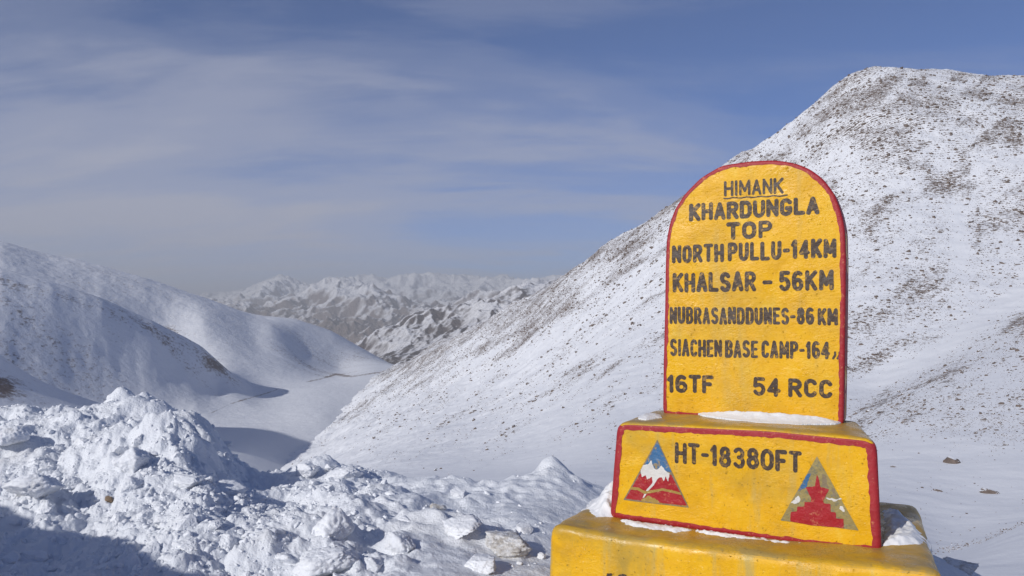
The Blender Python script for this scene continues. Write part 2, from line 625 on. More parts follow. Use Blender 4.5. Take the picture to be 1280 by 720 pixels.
def slope_density(px, py):
    """how much rock shows, as read from the photograph"""
    s = px * 0.83 - py * 0.56
    t = px * 0.56 + py * 0.83
    st = fbm(s / 70, t / 13, None, 4, 0.6)
    bl = fbm(px / 60 + 9, py / 45, None, 4, 0.55)
    line = np.interp(px, [360, 490, 700, 850, 980, 1090, 1280], [580, 460, 350, 250, 160, 85, 95])
    below = py - line
    left = 1.15 * np.exp(-np.clip(below, 0, None) / 38.0) * sstep(430, 560, px) + 0.32 + 1.25 * st
    left = left - 0.25 * sstep(120, 260, below) * (px < 760)
    right = 0.62 + 0.8 * bl + 0.75 * st + 0.34 * sstep(260, 100, py)
    clump = 0.62 + 0.6 * sstep(-0.35, 0.35, fbm(s / 110 + 4, t / 30, None, 4, 0.6))
    right = right * clump + 0.06
    left = left * (1 - (1 - clump) * sstep(20, 90, below))
    w = sstep(780, 960, px)
    d = left * (1 - w) + right * w
    for qx, qy, qw, qh, qs in ((1205, 204, 8, 22, .9), (1160, 211, 9, 13, .7), (1092, 190, 14, 28, .5), (1100, 140, 40, 9, .4), (1176, 122, 26, 8, .5), (1270, 176, 6, 10, .8), (1238, 172, 12, 9, .5)):
        d = d + 0.75 * qs * np.exp(-((px - qx - 0.25 * (py - qy)) / qw) ** 2 - ((py - qy) / qh) ** 2)
    # the smooth snow trough on the right and the bowl at the bottom right
    tr_y = np.interp(px, [1040, 1150, 1280], [505, 463, 372])
    trough = np.exp(-((py - tr_y + 8) / (18 + 8 * bl)) ** 2) * sstep(1000, 1060, px)
    d = d * (1 - 0.97 * trough)
    tube = np.exp(-((px - (1195 + (py - 260) * 0.1)) / 15.0) ** 2) * sstep(230, 260, py) * sstep(370, 320, py)
    d = d * (1 - 0.9 * tube)
    bowl = sstep(535, 570, py - 10 * bl) * sstep(900, 1010, px)
    d = d * (1 - 0.93 * bowl)
    d = d * (1 - 0.75 * sstep(520, 590, py) * (px < 900))
    gl = np.interp(px, [1130, 1180, 1230, 1280], [702, 688, 676, 654])
    d = d + 0.55 * np.exp(-((py - gl) / 4.0) ** 2) * sstep(1150, 1190, px)
    d = d + 0.5 * np.exp(-((px - 430) / 60.0) ** 2) * np.exp(-np.abs(below - 6) / 7.0)
    d = d + 0.25 * np.exp(-((px - 1172) / 14.0) ** 2 - ((py - 614) / 5.0) ** 2)
    return np.clip(d, 0.02, 1)


def to_px(X, Y, Z):
    z = Z - EYE
    f_ = Y * CP + z * SP
    return 640 + 960 * X / f_, 360 - 960 * (z * CP - Y * SP) / f_


def slope_attr(A, L, X, Y, Z):
    px, py = to_px(X, Y, Z)
    d = slope_density(px, py)
    return d * sstep(30, 110, Y)


SA, SL, SX, SY, SZ, slope_o = sheet('mountain_slope', 150, 1700, 11, 3500, 1150, 1000, slope_z, [M_SLOPE], attr=slope_attr)

# ---- valley floor and the shaded hills on the left
def dens(*pts, n=4):
    """intermediate control points along a ridge line"""
    p = np.array(pts, float)
    t = np.linspace(0, len(p) - 1, (len(p) - 1) * n + 1)
    i = np.arange(len(p))
    return [tuple(q) for q in np.stack([np.interp(t, i, p[:, c]) for c in range(3)], -1)]


VT = [
    # near dark spur
    *dens((-300, 255, 900), (-150, 335, 900), (-60, 412, 900), (0, 459, 900), (40, 484, 915), (80, 497, 930), (130, 511, 960), (190, 531, 1000), (260, 556, 1050), n=3),
    (-300, 640, 120), (0, 640, 130), (130, 650, 140), (260, 660, 150), (400, 680, 160), (600, 700, 170),
    (-300, 450, 560), (-120, 520, 560), (0, 545, 560), (130, 570, 580), (260, 590, 600), (400, 620, 620), (600, 690, 640),
    (300, 560, 1000), (360, 581, 1010), (420, 600, 1010), (600, 640, 1100),
    (-300, 420, 1120), (-200, 480, 1100),
    # second spur: crest, the face below it, its foot
    *dens((-300, 285, 1450), (-120, 318, 1480), (0, 346, 1500), (64, 363, 1560), (128, 384, 1640), (192, 411, 1740), (252, 440, 1850), (292, 472, 1950), (312, 488, 1990), n=3),
    *dens((-120, 410, 1260), (0, 440, 1320), (64, 448, 1400), (128, 458, 1490), (192, 467, 1590), (240, 476, 1690), (272, 485, 1780), n=3),
    *dens((-120, 505, 1100), (0, 520, 1150), (64, 524, 1230), (128, 522, 1330), (192, 515, 1440), (245, 508, 1540), (285, 500, 1700), n=3),
    *dens((-300, 330, 1900), (0, 390, 1950), (64, 404, 2000), (128, 424, 2100), (192, 446, 2180), (252, 466, 2260), n=3),
    # valley floor
    (310, 506, 1680), (370, 512, 1600), (400, 520, 1500), (345, 494, 2000), (400, 483, 2200), (450, 479, 2300), (500, 478, 2400), (650, 490, 2500),
    (400, 470, 2700), (460, 462, 2800), (520, 462, 2900),
    # third ridge
    *dens((-300, 262, 2900), (-120, 290, 2750), (0, 313, 2650), (64, 333, 2750), (128, 348, 2850), (179, 360, 2950), (255, 377, 3150), (318, 398, 3300), (369, 402, 3600), (415, 419, 3700), (453, 437, 3800), (491, 457, 3900), (560, 480, 3950), n=3),
    (255, 408, 2750), (320, 425, 2900), (339, 410, 3150), (380, 437, 3200), (424, 459, 3200), (200, 425, 2600),
    (-300, 330, 4200), (0, 370, 4200), (180, 400, 4300), (320, 425, 4600), (420, 445, 5000), (490, 470, 5200), (600, 500, 5200), (800, 520, 5000),
]
valley_e = surf(VT, 1e-5)


def valley_z(A, L, X, Y):
    z = valley_e(A, L) * Y
    k = sstep(250, 700, Y)
    hill = sstep(1.05, -0.05, (A + 0.62) / 0.62)      # less relief on the floor
    z = z + Y * k * (0.0022 + 0.0012 * hill) * fbm(X / 420 + 3, Y / 420, None, 6, 0.55)
    wY = Y + 60 * pn(X / 500, Y / 500)
    z = z + Y * k * 0.0011 * hill * (fbm(X / 900, wY / 150, None, 5, 0.6, 'ridge') - 0.4) + Y * k * 0.0007 * hill * fbm(X / 260, wY / 40, None, 4, 0.6, 'ridge')
    z = z + Y * k * 0.0012 * hill * fbm((X * 0.9 + Y * 0.3) / 110, (Y - 0.3 * X) / 260, None, 4, 0.6, 'ridge')
    return z + EYE


def valley_attr(A, L, X, Y, Z):
    px, py = to_px(X, Y, Z)
    crest2 = np.interp(px, [-300, 0, 64, 128, 192, 252, 292], [285, 346, 363, 384, 411, 440, 472])
    d = 0.37 + 0.35 * fbm(X / 300, Y / 500, None, 4, 0.6) + 0.55 * fbm(X / 700 + 2, Y / 70, None, 4, 0.6)
    on2 = (Y > 1000) & (Y < 2010)
    d = d + on2 * 0.42 * np.exp(-np.abs(py - crest2 - 3) / 7.0)
    d = d + on2 * 0.62 * np.exp(-((px - 270) / 22.0) ** 2 - ((py - 456) / 10.0) ** 2)
    d = d + (Y > 2000) * 0.7 * np.exp(-((px - 205) / 22.0) ** 2 - ((py - 413) / 6.0) ** 2)
    d = d + (Y < 1040) * (0.95 * np.exp(-((px - 2) / 22.0) ** 2 - ((py - 484) / 16.0) ** 2) - 0.12)
    floor = sstep(-0.40, -0.30, A) * (Y < 2600) + (Y < 1700) * (Y > 800) * sstep(-0.6, -0.38, A)
    d = d * (1 - 0.75 * np.clip(floor, 0, 1))
    # the track winding along the valley side
    tr = np.interp(px, [380, 400, 420, 440, 470, 500], [478, 474, 468, 471, 466, 465])
    d = d + 0.75 * np.exp(-((py - tr) / 1.3) ** 2) * sstep(375, 390, px) * sstep(500, 480, px)
    tr2 = np.interp(px, [262, 285, 300, 318, 335, 348], [517, 506, 501, 496, 491, 486])
    d = d + 0.75 * np.exp(-((py - tr2) / 1.0) ** 2) * sstep(258, 264, px) * sstep(352, 346, px) * (Y > 1300)
    return np.clip(d, 0, 1.2)


VA, VL, VX, VY, VZ, _v = sheet('valley', -300, 900, 120, 5200, 900, 900, valley_z, [M_VALLEY], attr=valley_attr)

# ---- dark snow streaked mid range
MT = [
    (380, 470, 5600), (460, 460, 5600), (520, 450, 5600), (600, 440, 5600), (750, 430, 5600),
    (420, 450, 7000), (462, 432, 7000), (500, 416, 7000), (522, 406, 7000), (560, 398, 7100), (600, 388, 7200), (640, 376, 7400), (720, 355, 7600), (900, 320, 7600),
    (300, 470, 7200),
    (300, 500, 9500), (460, 470, 9500), (560, 460, 9500), (700, 440, 9500), (900, 420, 9500),
]
mid_e = surf(MT, 1e-5)


def mid_z(A, L, X, Y):
    z = mid_e(A, L) * Y
    wx = X + 250 * pn(X / 900, Y / 900)
    wy = Y + 250 * pn(X / 900 + 5, Y / 900 + 9)
    z = z + 260 * (fbm(wx / 1000, wy / 1100, None, 8, 0.52, 'ridge') - 0.35)
    return z + EYE


sheet('mid_range', 300, 900, 5500, 9500, 420, 420, mid_z, [M_MID])

# ---- far brown mountains and the snow peaks behind them
FT = [
    (-200, 470, 10000), (100, 470, 10000), (380, 460, 10000), (480, 450, 10000), (560, 440, 10000), (700, 430, 10000), (900, 430, 10000),
    (300, 398, 13500), (369, 393, 13500), (410, 380, 14000), (449, 369, 14500), (480, 384, 14000), (525, 402, 13800), (560, 396, 14500), (600, 385, 15000), (640, 372, 15500), (690, 364, 16000), (800, 350, 16000), (100, 398, 14000), (-200, 390, 14000),
    (300, 400, 17500), (449, 390, 17500), (520, 410, 17500), (600, 395, 18000), (700, 380, 18500), (900, 380, 18000), (0, 400, 17500),
    (-200, 366, 23000), (100, 370, 23000), (220, 369, 23000), (286, 367, 23000), (326, 363, 23000), (390, 361, 23000), (449, 357, 23000), (512, 358, 23000), (571, 358, 23500), (592, 363, 23500), (622, 357, 24000), (664, 359, 24000), (694, 347, 24000), (704, 351, 24000), (760, 357, 24000), (900, 352, 24000),
    (-200, 395, 30000), (200, 395, 30000), (450, 392, 30000), (700, 390, 30000), (900, 390, 30000),
]
far_e = surf(FT, 1e-5)


def far_z(A, L, X, Y):
    z = far_e(A, L) * Y
    wx = X + 500 * pn(X / 2500, Y / 2500)
    wy = Y + 500 * pn(X / 2500 + 5, Y / 2500 + 9)
    z = z + 950 * (fbm(wx / 3900, wy / 3900, None, 9, 0.57, 'ridge') - 0.43)
    return z + EYE


sheet('far_mountains', -200, 900, 9800, 30000, 800, 520, far_z, [M_FAR])

# ---- the ploughed snow at our feet
BT = [
    (-1100, [(1.2, 1900), (1.8, 400), (2.4, 330), (3.0, 380), (4.2, 480), (6.3, 440), (9.5, 560), (13, 700)]),  # unseen hump out of frame, added to cast the shadow at lower left
    (-700, [(1.2, 1900), (1.8, 560), (2.3, 400), (2.8, 440), (3.8, 540), (5.0, 500), (6.3, 490), (7.5, 480), (9.5, 560), (13, 700)]),  # near side of the same added hump, raised only for its shadow
    (-450, [(1.2, 1900), (3.3, 590), (4.2, 560), (6.3, 520), (7.5, 490), (9.5, 560), (13, 700)]),
    (-300, [(1.2, 1700), (3.4, 700), (4.8, 610), (6.3, 530), (7.5, 490), (9.5, 570), (13, 700)]),
    (-100, [(1.2, 1500), (3.6, 725), (4.8, 635), (6.3, 548), (7.5, 500), (9.5, 575), (13, 700)]),
    (0, [(1.2, 1500), (3.6, 735), (4.8, 640), (6.3, 555), (7.5, 505), (9.5, 575), (13, 700)]),
    (80, [(1.2, 1500), (3.6, 735), (4.8, 635), (6.2, 548), (7.6, 503), (9.5, 580), (13, 700)]),
    (150, [(1.2, 1500), (3.6, 735), (4.7, 635), (6.1, 545), (7.0, 512), (7.6, 503), (9.5, 585), (13, 710)]),
    (205, [(1.2, 1500), (3.6, 735), (4.6, 640), (5.7, 565), (6.0, 552), (6.4, 548), (7.5, 508), (9.5, 600), (13, 710)]),
    (255, [(1.2, 1500), (3.6, 735), (4.6, 645), (5.4, 606), (5.9, 584), (6.4, 564), (7.4, 529), (9.5, 610), (13, 720)]),
    (330, [(1.2, 1500), (3.6, 735), (4.6, 650), (5.5, 628), (6.2, 610), (7.2, 592), (9.5, 650), (13, 730)]),
    (400, [(1.2, 1500), (3.6, 735), (4.5, 655), (5.6, 612), (6.4, 592), (7.2, 577), (9.5, 650), (13, 730)]),
    (480, [(1.2, 1500), (3.7, 735), (4.6, 672), (5.8, 624), (7.4, 589), (9.5, 650), (13, 730)]),
    (560, [(1.2, 1500), (3.8, 738), (4.7, 682), (5.9, 636), (7.5, 603), (9.5, 660), (13, 730)]),
    (640, [(1.2, 1500), (3.9, 742), (4.8, 690), (6.0, 640), (7.6, 604), (9.5, 660), (13, 730)]),
    (690, [(1.2, 1500), (3.9, 745), (5.0, 685), (6.2, 636), (7.6, 591), (9.5, 660), (13, 730)]),
    (740, [(1.2, 1500), (4.0, 745), (5.0, 690), (6.2, 645), (7.5, 606), (9.5, 665), (13, 740)]),
    (850, [(1.2, 1500), (4.0, 750), (5.0, 700), (6.2, 665), (7.2, 645), (9.5, 690), (13, 750)]),
    (1000, [(1.2, 1500), (4.0, 760), (5.0, 715), (6.0, 690), (6.8, 680), (9.5, 720), (13, 770)]),
    (1180, [(1.2, 1500), (4.0, 780), (5.0, 730), (5.8, 706), (6.5, 698), (9.0, 740), (13, 790)]),
    (1280, [(1.2, 1500), (4.0, 820), (5.0, 780), (5.8, 755), (6.5, 745), (9.0, 770), (13, 810)]),
    (1600, [(1.2, 1500), (4.0, 830), (5.0, 790), (5.8, 770), (6.5, 765), (9.0, 790), (13, 820)]),
]
bank_e = surf([(px, py, r) for px, l_ in BT for r, py in l_], 1e-6, 0.45)


def bank_rough(A, Y):
    px = 640 + A * 960
    r = 1 - 0.88 * sstep(440, 560, px)
    return np.clip(r * sstep(1.0, 2.5, Y) + 0.02, 0, 1)


BUMPS = [(150, 7.5, 0.13, 0.13), (140, 7.3, 0.03, 0.3), (186, 7.6, 0.08, 0.07), (182, 7.5, 0.04, 0.1), (690, 7.3, 0.15, 0.17), (690, 7.1, 0.06, 0.45),
         (193, 6.0, 0.10, 0.22), (222, 5.95, 0.10, 0.22), (250, 5.9, 0.08, 0.2), (165, 6.0, 0.10, 0.3), (45, 5.2, 0.12, 0.22), (10, 6.4, 0.10, 0.2),
         (420, 4.5, 0.10, 0.35), (340, 4.4, 0.07, 0.4), (400, 7.0, 0.07, 0.3), (470, 6.3, 0.06, 0.25), (520, 6.0, 0.08, 0.2), (600, 6.4, 0.07, 0.22), (645, 5.7, 0.06, 0.2), (610, 5.0, 0.09, 0.22), (455, 5.4, 0.09, 0.25), (575, 6.9, 0.07, 0.2), (530, 5.2, 0.08, 0.2), (630, 6.9, 0.05, 0.25), (545, 7.2, 0.05, 0.3), (560, 5.2, 0.07, 0.3)]


def bank_z(A, L, X, Y):
    z = bank_e(A, L) * Y
    k = bank_rough(A, Y)
    wx = X + 0.10 * pn(X / 0.4, Y / 0.4)
    wy = Y + 0.10 * pn(X / 0.4 + 7, Y / 0.4 + 3)
    z = z - k * 0.06 + k * 0.170 * fbm(wx / 0.95, wy / 0.95, None, 2, 0.5)
    z = z + k * 0.115 * fbm(wx / 0.42, wy / 0.42, None, 5, 0.46, 'billow')
    z = z + 0.026 * (0.15 + k) * fbm(X / 0.12, Y / 0.12, None, 3, 0.6, 'billow') * sstep(-0.25, 0.25, pn(X / 0.9 + 4, Y / 0.9))
    z = z + 0.012 * (0.25 + 0.75 * k) * fbm(X / 0.05, Y / 0.05, None, 2, 0.5)
    for bx, by, bh, br in BUMPS:
        a0, _ = px_dir(bx, 390)
        d_ = np.hypot(X - a0 * by, Y - by) / br * (1 + 0.35 * pn(X / 0.12, Y / 0.12))
        z = z + bh * np.exp(-d_ ** 2 * 1.1)
    # soft drifts on the smooth part
    z = z + (1 - k) * 0.07 * fbm(X / 0.7, Y / 0.5, None, 3, 0.5)
    return z + EYE


BA, BL, BX, BY, BZ, bank_o = sheet('snow_bank', -1050, 1600, 1.2, 13, 1850, 720, bank_z, [M_NEAR])

# ---- packed snow of the pass behind the viewer
gx, gy = np.meshgrid(np.linspace(-45, 45, 120), np.linspace(-50, 1.3, 90))
gz = 0.05 * fbm(gx / 2, gy / 2, None, 4) - 0.12
tag(link('pass_ground', mesh_from('pass_ground', np.stack([gx, gy, gz], -1).reshape(-1, 3), grid_faces(90, 120), [M_NEAR])), kind='structure')


def sample(A, L, Z, px, Y):
    """height of a sheet at pixel column px and distance Y"""
    a, _ = px_dir(px, 390)
    i = (a - A[0, 0]) / (A[0, -1] - A[0, 0]) * (A.shape[1] - 1)
    j = (np.log(Y) - L[0, 0]) / (L[-1, 0] - L[0, 0]) * (A.shape[0] - 1)
    i = np.clip(i, 0, A.shape[1] - 1.001)
    j = np.clip(j, 0, A.shape[0] - 1.001)
    i0, j0 = np.floor(i).astype(int), np.floor(j).astype(int)
    fi, fj = i - i0, j - j0
    return (Z[j0, i0] * (1 - fi) + Z[j0, i0 + 1] * fi) * (1 - fj) + (Z[j0 + 1, i0] * (1 - fi) + Z[j0 + 1, i0 + 1] * fi) * fj


def hit(A, X, Y, Z, px, py):
    """first point of a sheet seen along a pixel (marching outwards)"""
    a, e = px_dir(px, py)
    i = int(np.clip(round((a - A[0, 0]) / (A[0, -1] - A[0, 0]) * (A.shape[1] - 1)), 0, A.shape[1] - 1))
    ee = (Z[:, i] - EYE) / Y[:, i]
    w = np.nonzero(ee >= e)[0]
    w = w[w > 3]
    j = int(w[0]) if len(w) else int(np.argmax(ee))
    return np.array([a * Y[j, i], Y[j, i], Z[j, i]])


# ================================================================== the milestone
TH = R(28)
U = np.array([math.cos(TH), -math.sin(TH), 0.0])
N = np.array([-math.sin(TH), -math.cos(TH), 0.0])
_a, _e = px_dir(940, 523)
P0 = np.array([_a * 3.9, 3.9, 0.0])
OFF_T, OFF_P, OFF_B = 0.0, 0.38, 0.64          # front planes of tablet, plinth, base
LEDGE_P, LEDGE_B = -0.536, -1.033              # ledge heights below the eye


def to_plane(px, py, off):
    a, e = px_dir(px, py)
    a, e = np.atleast_1d(a), np.atleast_1d(e)
    r = np.stack([a, np.ones_like(a), e], -1)
    s = ((P0 + N * off) @ N) / (r @ N)
    q = r * s[:, None]
    return np.stack([(q - P0) @ U, q[:, 2]], -1)


ROOT = np.array([P0[0], P0[1], 0.0]) + N * 0.2
milestone = bpy.data.objects.new('milestone', None)
COL.objects.link(milestone)
milestone.location = ROOT
tag(milestone, 'yellow stepped concrete milestone with red borders and dark painted place names on the snow', 'milestone')


def W(u, z, off):
    """local (along, height below eye, out of the face) -> coordinates under the milestone root"""
    u, z, off = np.broadcast_arrays(np.asarray(u, float), np.asarray(z, float), np.asarray(off, float))
    p = P0 + u[..., None] * U + off[..., None] * N
    p = p + np.stack([np.zeros_like(z), np.zeros_like(z), z + EYE], -1)
    return p - ROOT


def face_h(u, z):
    return 0.0050 * fbm(u / 0.28 + 2, z / 0.28, None, 2, 0.5) + 0.0016 * fbm(u / 0.06, z / 0.06, None, 2, 0.5)


def resample(poly, step, closed=True):
    p = np.asarray(poly, float)
    q = np.vstack([p, p[:1]]) if closed else p
    d = np.r_[0, np.cumsum(np.linalg.norm(np.diff(q, axis=0), axis=1))]
    n = max(8, int(round(d[-1] / step)))
    t = np.linspace(0, d[-1], n, endpoint=not closed)
    return np.stack([np.interp(t, d, q[:, 0]), np.interp(t, d, q[:, 1])], -1)


def smooth_closed(p, it):
    for _ in range(it):
        p = 0.5 * p + 0.25 * (np.roll(p, 1, 0) + np.roll(p, -1, 0))
    return p


def round_poly(poly, rad, seg=6):
    """round the corners of a polygon; rad may be one number or one per corner"""
    p = np.asarray(poly, float)
    n = len(p)
    out = []
    rad = [rad] * n if not hasattr(rad, '__len__') else rad
    for i in range(n):
        a, b, c = p[i - 1], p[i], p[(i + 1) % n]
        r_ = min(rad[i], 0.45 * np.linalg.norm(a - b), 0.45 * np.linalg.norm(c - b))
        s = b + (a - b) / np.linalg.norm(a - b) * r_
        e = b + (c - b) / np.linalg.norm(c - b) * r_
        for k in range(seg + 1):
            t = k / seg
            out.append((1 - t) ** 2 * s + 2 * t * (1 - t) * b + t * t * e)
    return np.array(out)


def normals_out(p):
    t = np.roll(p, -1, 0) - np.roll(p, 1, 0)
    nrm = np.stack([t[:, 1], -t[:, 0]], -1)
    nrm /= np.linalg.norm(nrm, axis=1)[:, None] + 1e-9
    area = 0.5 * np.sum(p[:, 0] * np.roll(p[:, 1], -1) - np.roll(p[:, 0], -1) * p[:, 1])
    return nrm if area > 0 else -nrm


def block(name, poly, off, depth, bev, mat, rough=1.0, warp=None):
    """slab with rounded edges: outline poly in (u, z) on the plane off, going back by depth"""
    nr = normals_out(poly)
    cen = poly.mean(0)
    rings, offs = [], []
    nb = 6
    back = off - depth
    for k in range(8):                                   # back face
        s = 0.0 + 0.97 * k / 8
        rings.append(cen + (poly - nr * bev - cen) * max(s, 0.002))
        offs.append(np.full(len(poly), back))
    for k in range(nb + 1):                              # back edge
        a_ = (math.pi / 2) * k / nb
        rings.append(poly - nr * bev * (1 - math.sin(a_)))
        offs.append(np.full(len(poly), back + bev * (1 - math.cos(a_))))
    nside = max(3, int(depth / 0.03))
    for k in range(1, nside):
        rings.append(poly.copy())
        offs.append(np.full(len(poly), back + bev + (depth - 2 * bev) * k / nside))
    for k in range(nb + 1):                              # front edge
        a_ = (math.pi / 2) * k / nb
        rings.append(poly - nr * bev * (1 - math.cos(a_)))
        offs.append(np.full(len(poly), off - bev + bev * math.sin(a_)))
    M = 30
    inner = poly - nr * bev
    for k in range(1, M):
        rings.append(cen + (inner - cen) * (1 - k / M) + 0)
        offs.append(np.full(len(poly), off))
    rings.append(cen + (inner - cen) * 0.002)
    offs.append(np.full(len(poly), off))
    Q = np.array(rings)
    O = np.array(offs)
    w = np.clip((O - back) / depth, 0, 1)
    if warp is not None:
        Q = warp(Q, O)
    # uneven hand laid plaster
    O = O + face_h(Q[..., 0], Q[..., 1]) * w * rough
    lump = 0.007 * rough * fbm(Q[..., 0] / 0.22 + 5, Q[..., 1] / 0.22, O / 0.22, 3, 0.5) * (w < 0.97)
    nn = np.broadcast_to(nr, Q.shape)
    Q = Q + nn * (lump * sstep(0.0, 0.05, off - O))[..., None]
    V = W(Q[..., 0], Q[..., 1], O)
    nrow, ncol = Q.shape[:2]
    i = np.arange(nrow * ncol).reshape(nrow, ncol)
    j = np.roll(i, -1, 1)
    F = np.stack([i[:-1], j[:-1], j[1:], i[1:]], -1).reshape(-1, 4)
    if 0.5 * np.sum(poly[:, 0] * np.roll(poly[:, 1], -1) - np.roll(poly[:, 0], -1) * poly[:, 1]) < 0:
        F = F[:, ::-1]
    return link(name, mesh_from(name, V.reshape(-1, 3), np.ascontiguousarray(F), [mat]), milestone)


def border(name, poly, off, bev, width, side, mat, parent, lift=0.0016, rough=1.0, seed=0.0, top=1.0, warp=None):
    """painted band following the rim: over the front, round the edge and along the side"""
    nr = normals_out(poly)
    n = len(poly)
    s = np.r_[0, np.cumsum(np.linalg.norm(np.diff(poly, axis=0), axis=1))]
    wv = width(poly) if callable(width) else np.full(n, width)
    up = sstep(0.5, 0.8, nr[:, 1]) if top < 1 else np.zeros(n)
    wv = wv + 0.005 * pn(s / 0.05 + seed, s * 0 + seed) + 0.0045 * pn(s / 0.014 + seed, s * 0 + 3 + seed)
    rings, offs = [], []
    for k in range(6):
        t = k / 5
        rings.append(poly - nr * (wv * (1 - t) + bev * t)[:, None])
        offs.append(np.full(n, off + lift))
    for k in range(1, 7):
        a_ = (math.pi / 2) * k / 6 * (1 - (1 - top) * up)
        rings.append(poly - nr * (bev * (1 - np.sin(a_)) - lift * np.sin(a_))[:, None])
        offs.append(off - bev * (1 - np.cos(a_)) + lift * np.cos(a_))
    ns = 5
    for k in range(1, ns + 1):
        rings.append(rings[10] * up[:, None] + (poly + nr * lift) * (1 - up[:, None]) if up.any() else poly + nr * lift)
        offs.append(offs[10] * up + (1 - up) * (off - bev - side * k / ns + (0.004 * pn(s / 0.03, s * 0 + 7) if k == ns else 0 * s)))
    Q, O = np.array(rings), np.array(offs)
    if warp is not None:
        Q = warp(Q, O)
    O = O + face_h(Q[..., 0], Q[..., 1]) * rough
    V = W(Q[..., 0], Q[..., 1], O)
    i = np.arange(Q.shape[0] * n).reshape(Q.shape[0], n)
    j = np.roll(i, -1, 1)
    F = np.stack([i[:-1], i[1:], j[1:], j[:-1]], -1).reshape(-1, 4)
    return link(name, mesh_from(name, V.reshape(-1, 3), F, [mat]), parent)


# ---- worn paint shapes: marching squares over a distance field
def sd_segments(P, segs):
    d = np.full(P.shape[:-1], 1e9)
    for a, b in segs:
        a, b = np.asarray(a, float), np.asarray(b, float)
        ab = b - a
        t = np.clip(((P - a) @ ab) / (ab @ ab + 1e-12), 0, 1)
        d = np.minimum(d, np.linalg.norm(P - a - t[..., None] * ab, axis=-1))
    return d


def sd_poly(P, poly):
    poly = np.asarray(poly, float)
    d = np.full(P.shape[:-1], 1e9)
    ins = np.zeros(P.shape[:-1], bool)
    for a, b in zip(poly, np.roll(poly, -1, 0)):
        ab = b - a
        t = np.clip(((P - a) @ ab) / (ab @ ab + 1e-12), 0, 1)
        d = np.minimum(d, np.linalg.norm(P - a - t[..., None] * ab, axis=-1))
        c = (a[1] > P[..., 1]) != (b[1] > P[..., 1])
        xi = (b[0] - a[0]) * (P[..., 1] - a[1]) / (b[1] - a[1] + 1e-12) + a[0]
        ins ^= c & (P[..., 0] < xi)
    return np.where(ins, -d, d)


def march(sdf, x0, y0, x1, y1, res, rag=0.0, rs=0.012):
    """-> (points (n,2), faces, sdf values at points) of the region sdf < 0"""
    nx, ny = int((x1 - x0) / res) + 2, int((y1 - y0) / res) + 2
    gx_, gy_ = np.meshgrid(x0 + res * np.arange(nx), y0 + res * np.arange(ny))
    P = np.stack([gx_, gy_], -1)
    D = sdf(P)
    if rag:
        D = D + rag * fbm(gx_ / rs, gy_ / rs, None, 3, 0.6)
    ins = D < 0
    pts, faces = [], []
    idx = -np.ones(D.shape, int)
    idx[ins] = np.arange(ins.sum())
    base = np.stack([gx_[ins], gy_[ins]], -1)
    cnt = ins[:-1, :-1].astype(int) + ins[:-1, 1:] + ins[1:, 1:] + ins[1:, :-1]
    full = np.argwhere(cnt == 4)
    for j, i in full:
        faces.append((idx[j, i], idx[j, i + 1], idx[j + 1, i + 1], idx[j + 1, i]))
    extra = []
    nb_ = len(base)
    for j, i in np.argwhere((cnt > 0) & (cnt < 4)):
        cs = ((j, i), (j, i + 1), (j + 1, i + 1), (j + 1, i))
        f_ = []
        for k in range(4):
            a, b = cs[k], cs[(k + 1) % 4]
            da, db = D[a], D[b]
            if da < 0:
                f_.append(idx[a])
            if (da < 0) != (db < 0):
                t = da / (da - db)
                extra.append(P[a] * (1 - t) + P[b] * t)
                f_.append(nb_ + len(extra) - 1)
        if len(f_) >= 3:
            faces.append(tuple(int(q) for q in f_))
    pts = np.vstack([base, np.array(extra)]) if extra else base
    return pts, [tuple(int(q) for q in f_) for f_ in faces]


class Paint:
    def __init__(self):
        self.v, self.f, self.m = [], [], []
        self.n = 0

    def add(self, pts, faces, off, lift, mi=0, rough=1.0):
        if len(pts) == 0:
            return
        O = off + lift + face_h(pts[:, 0], pts[:, 1]) * rough
        self.v.append(W(pts[:, 0], pts[:, 1], O))
        self.f += [tuple(q + self.n for q in f_) for f_ in faces]
        self.m += [mi] * len(faces)
        self.n += len(pts)

    def build(self, name, mats, parent):
        return link(name, mesh_from(name, np.vstack(self.v), self.f, mats, self.m, True), parent)


def arc(cx, cy, rx, ry, a0, a1, n=9):
    return [(cx + rx * math.cos(R(a0 + (a1 - a0) * k / n)), cy + ry * math.sin(R(a0 + (a1 - a0) * k / n))) for k in range(n + 1)]


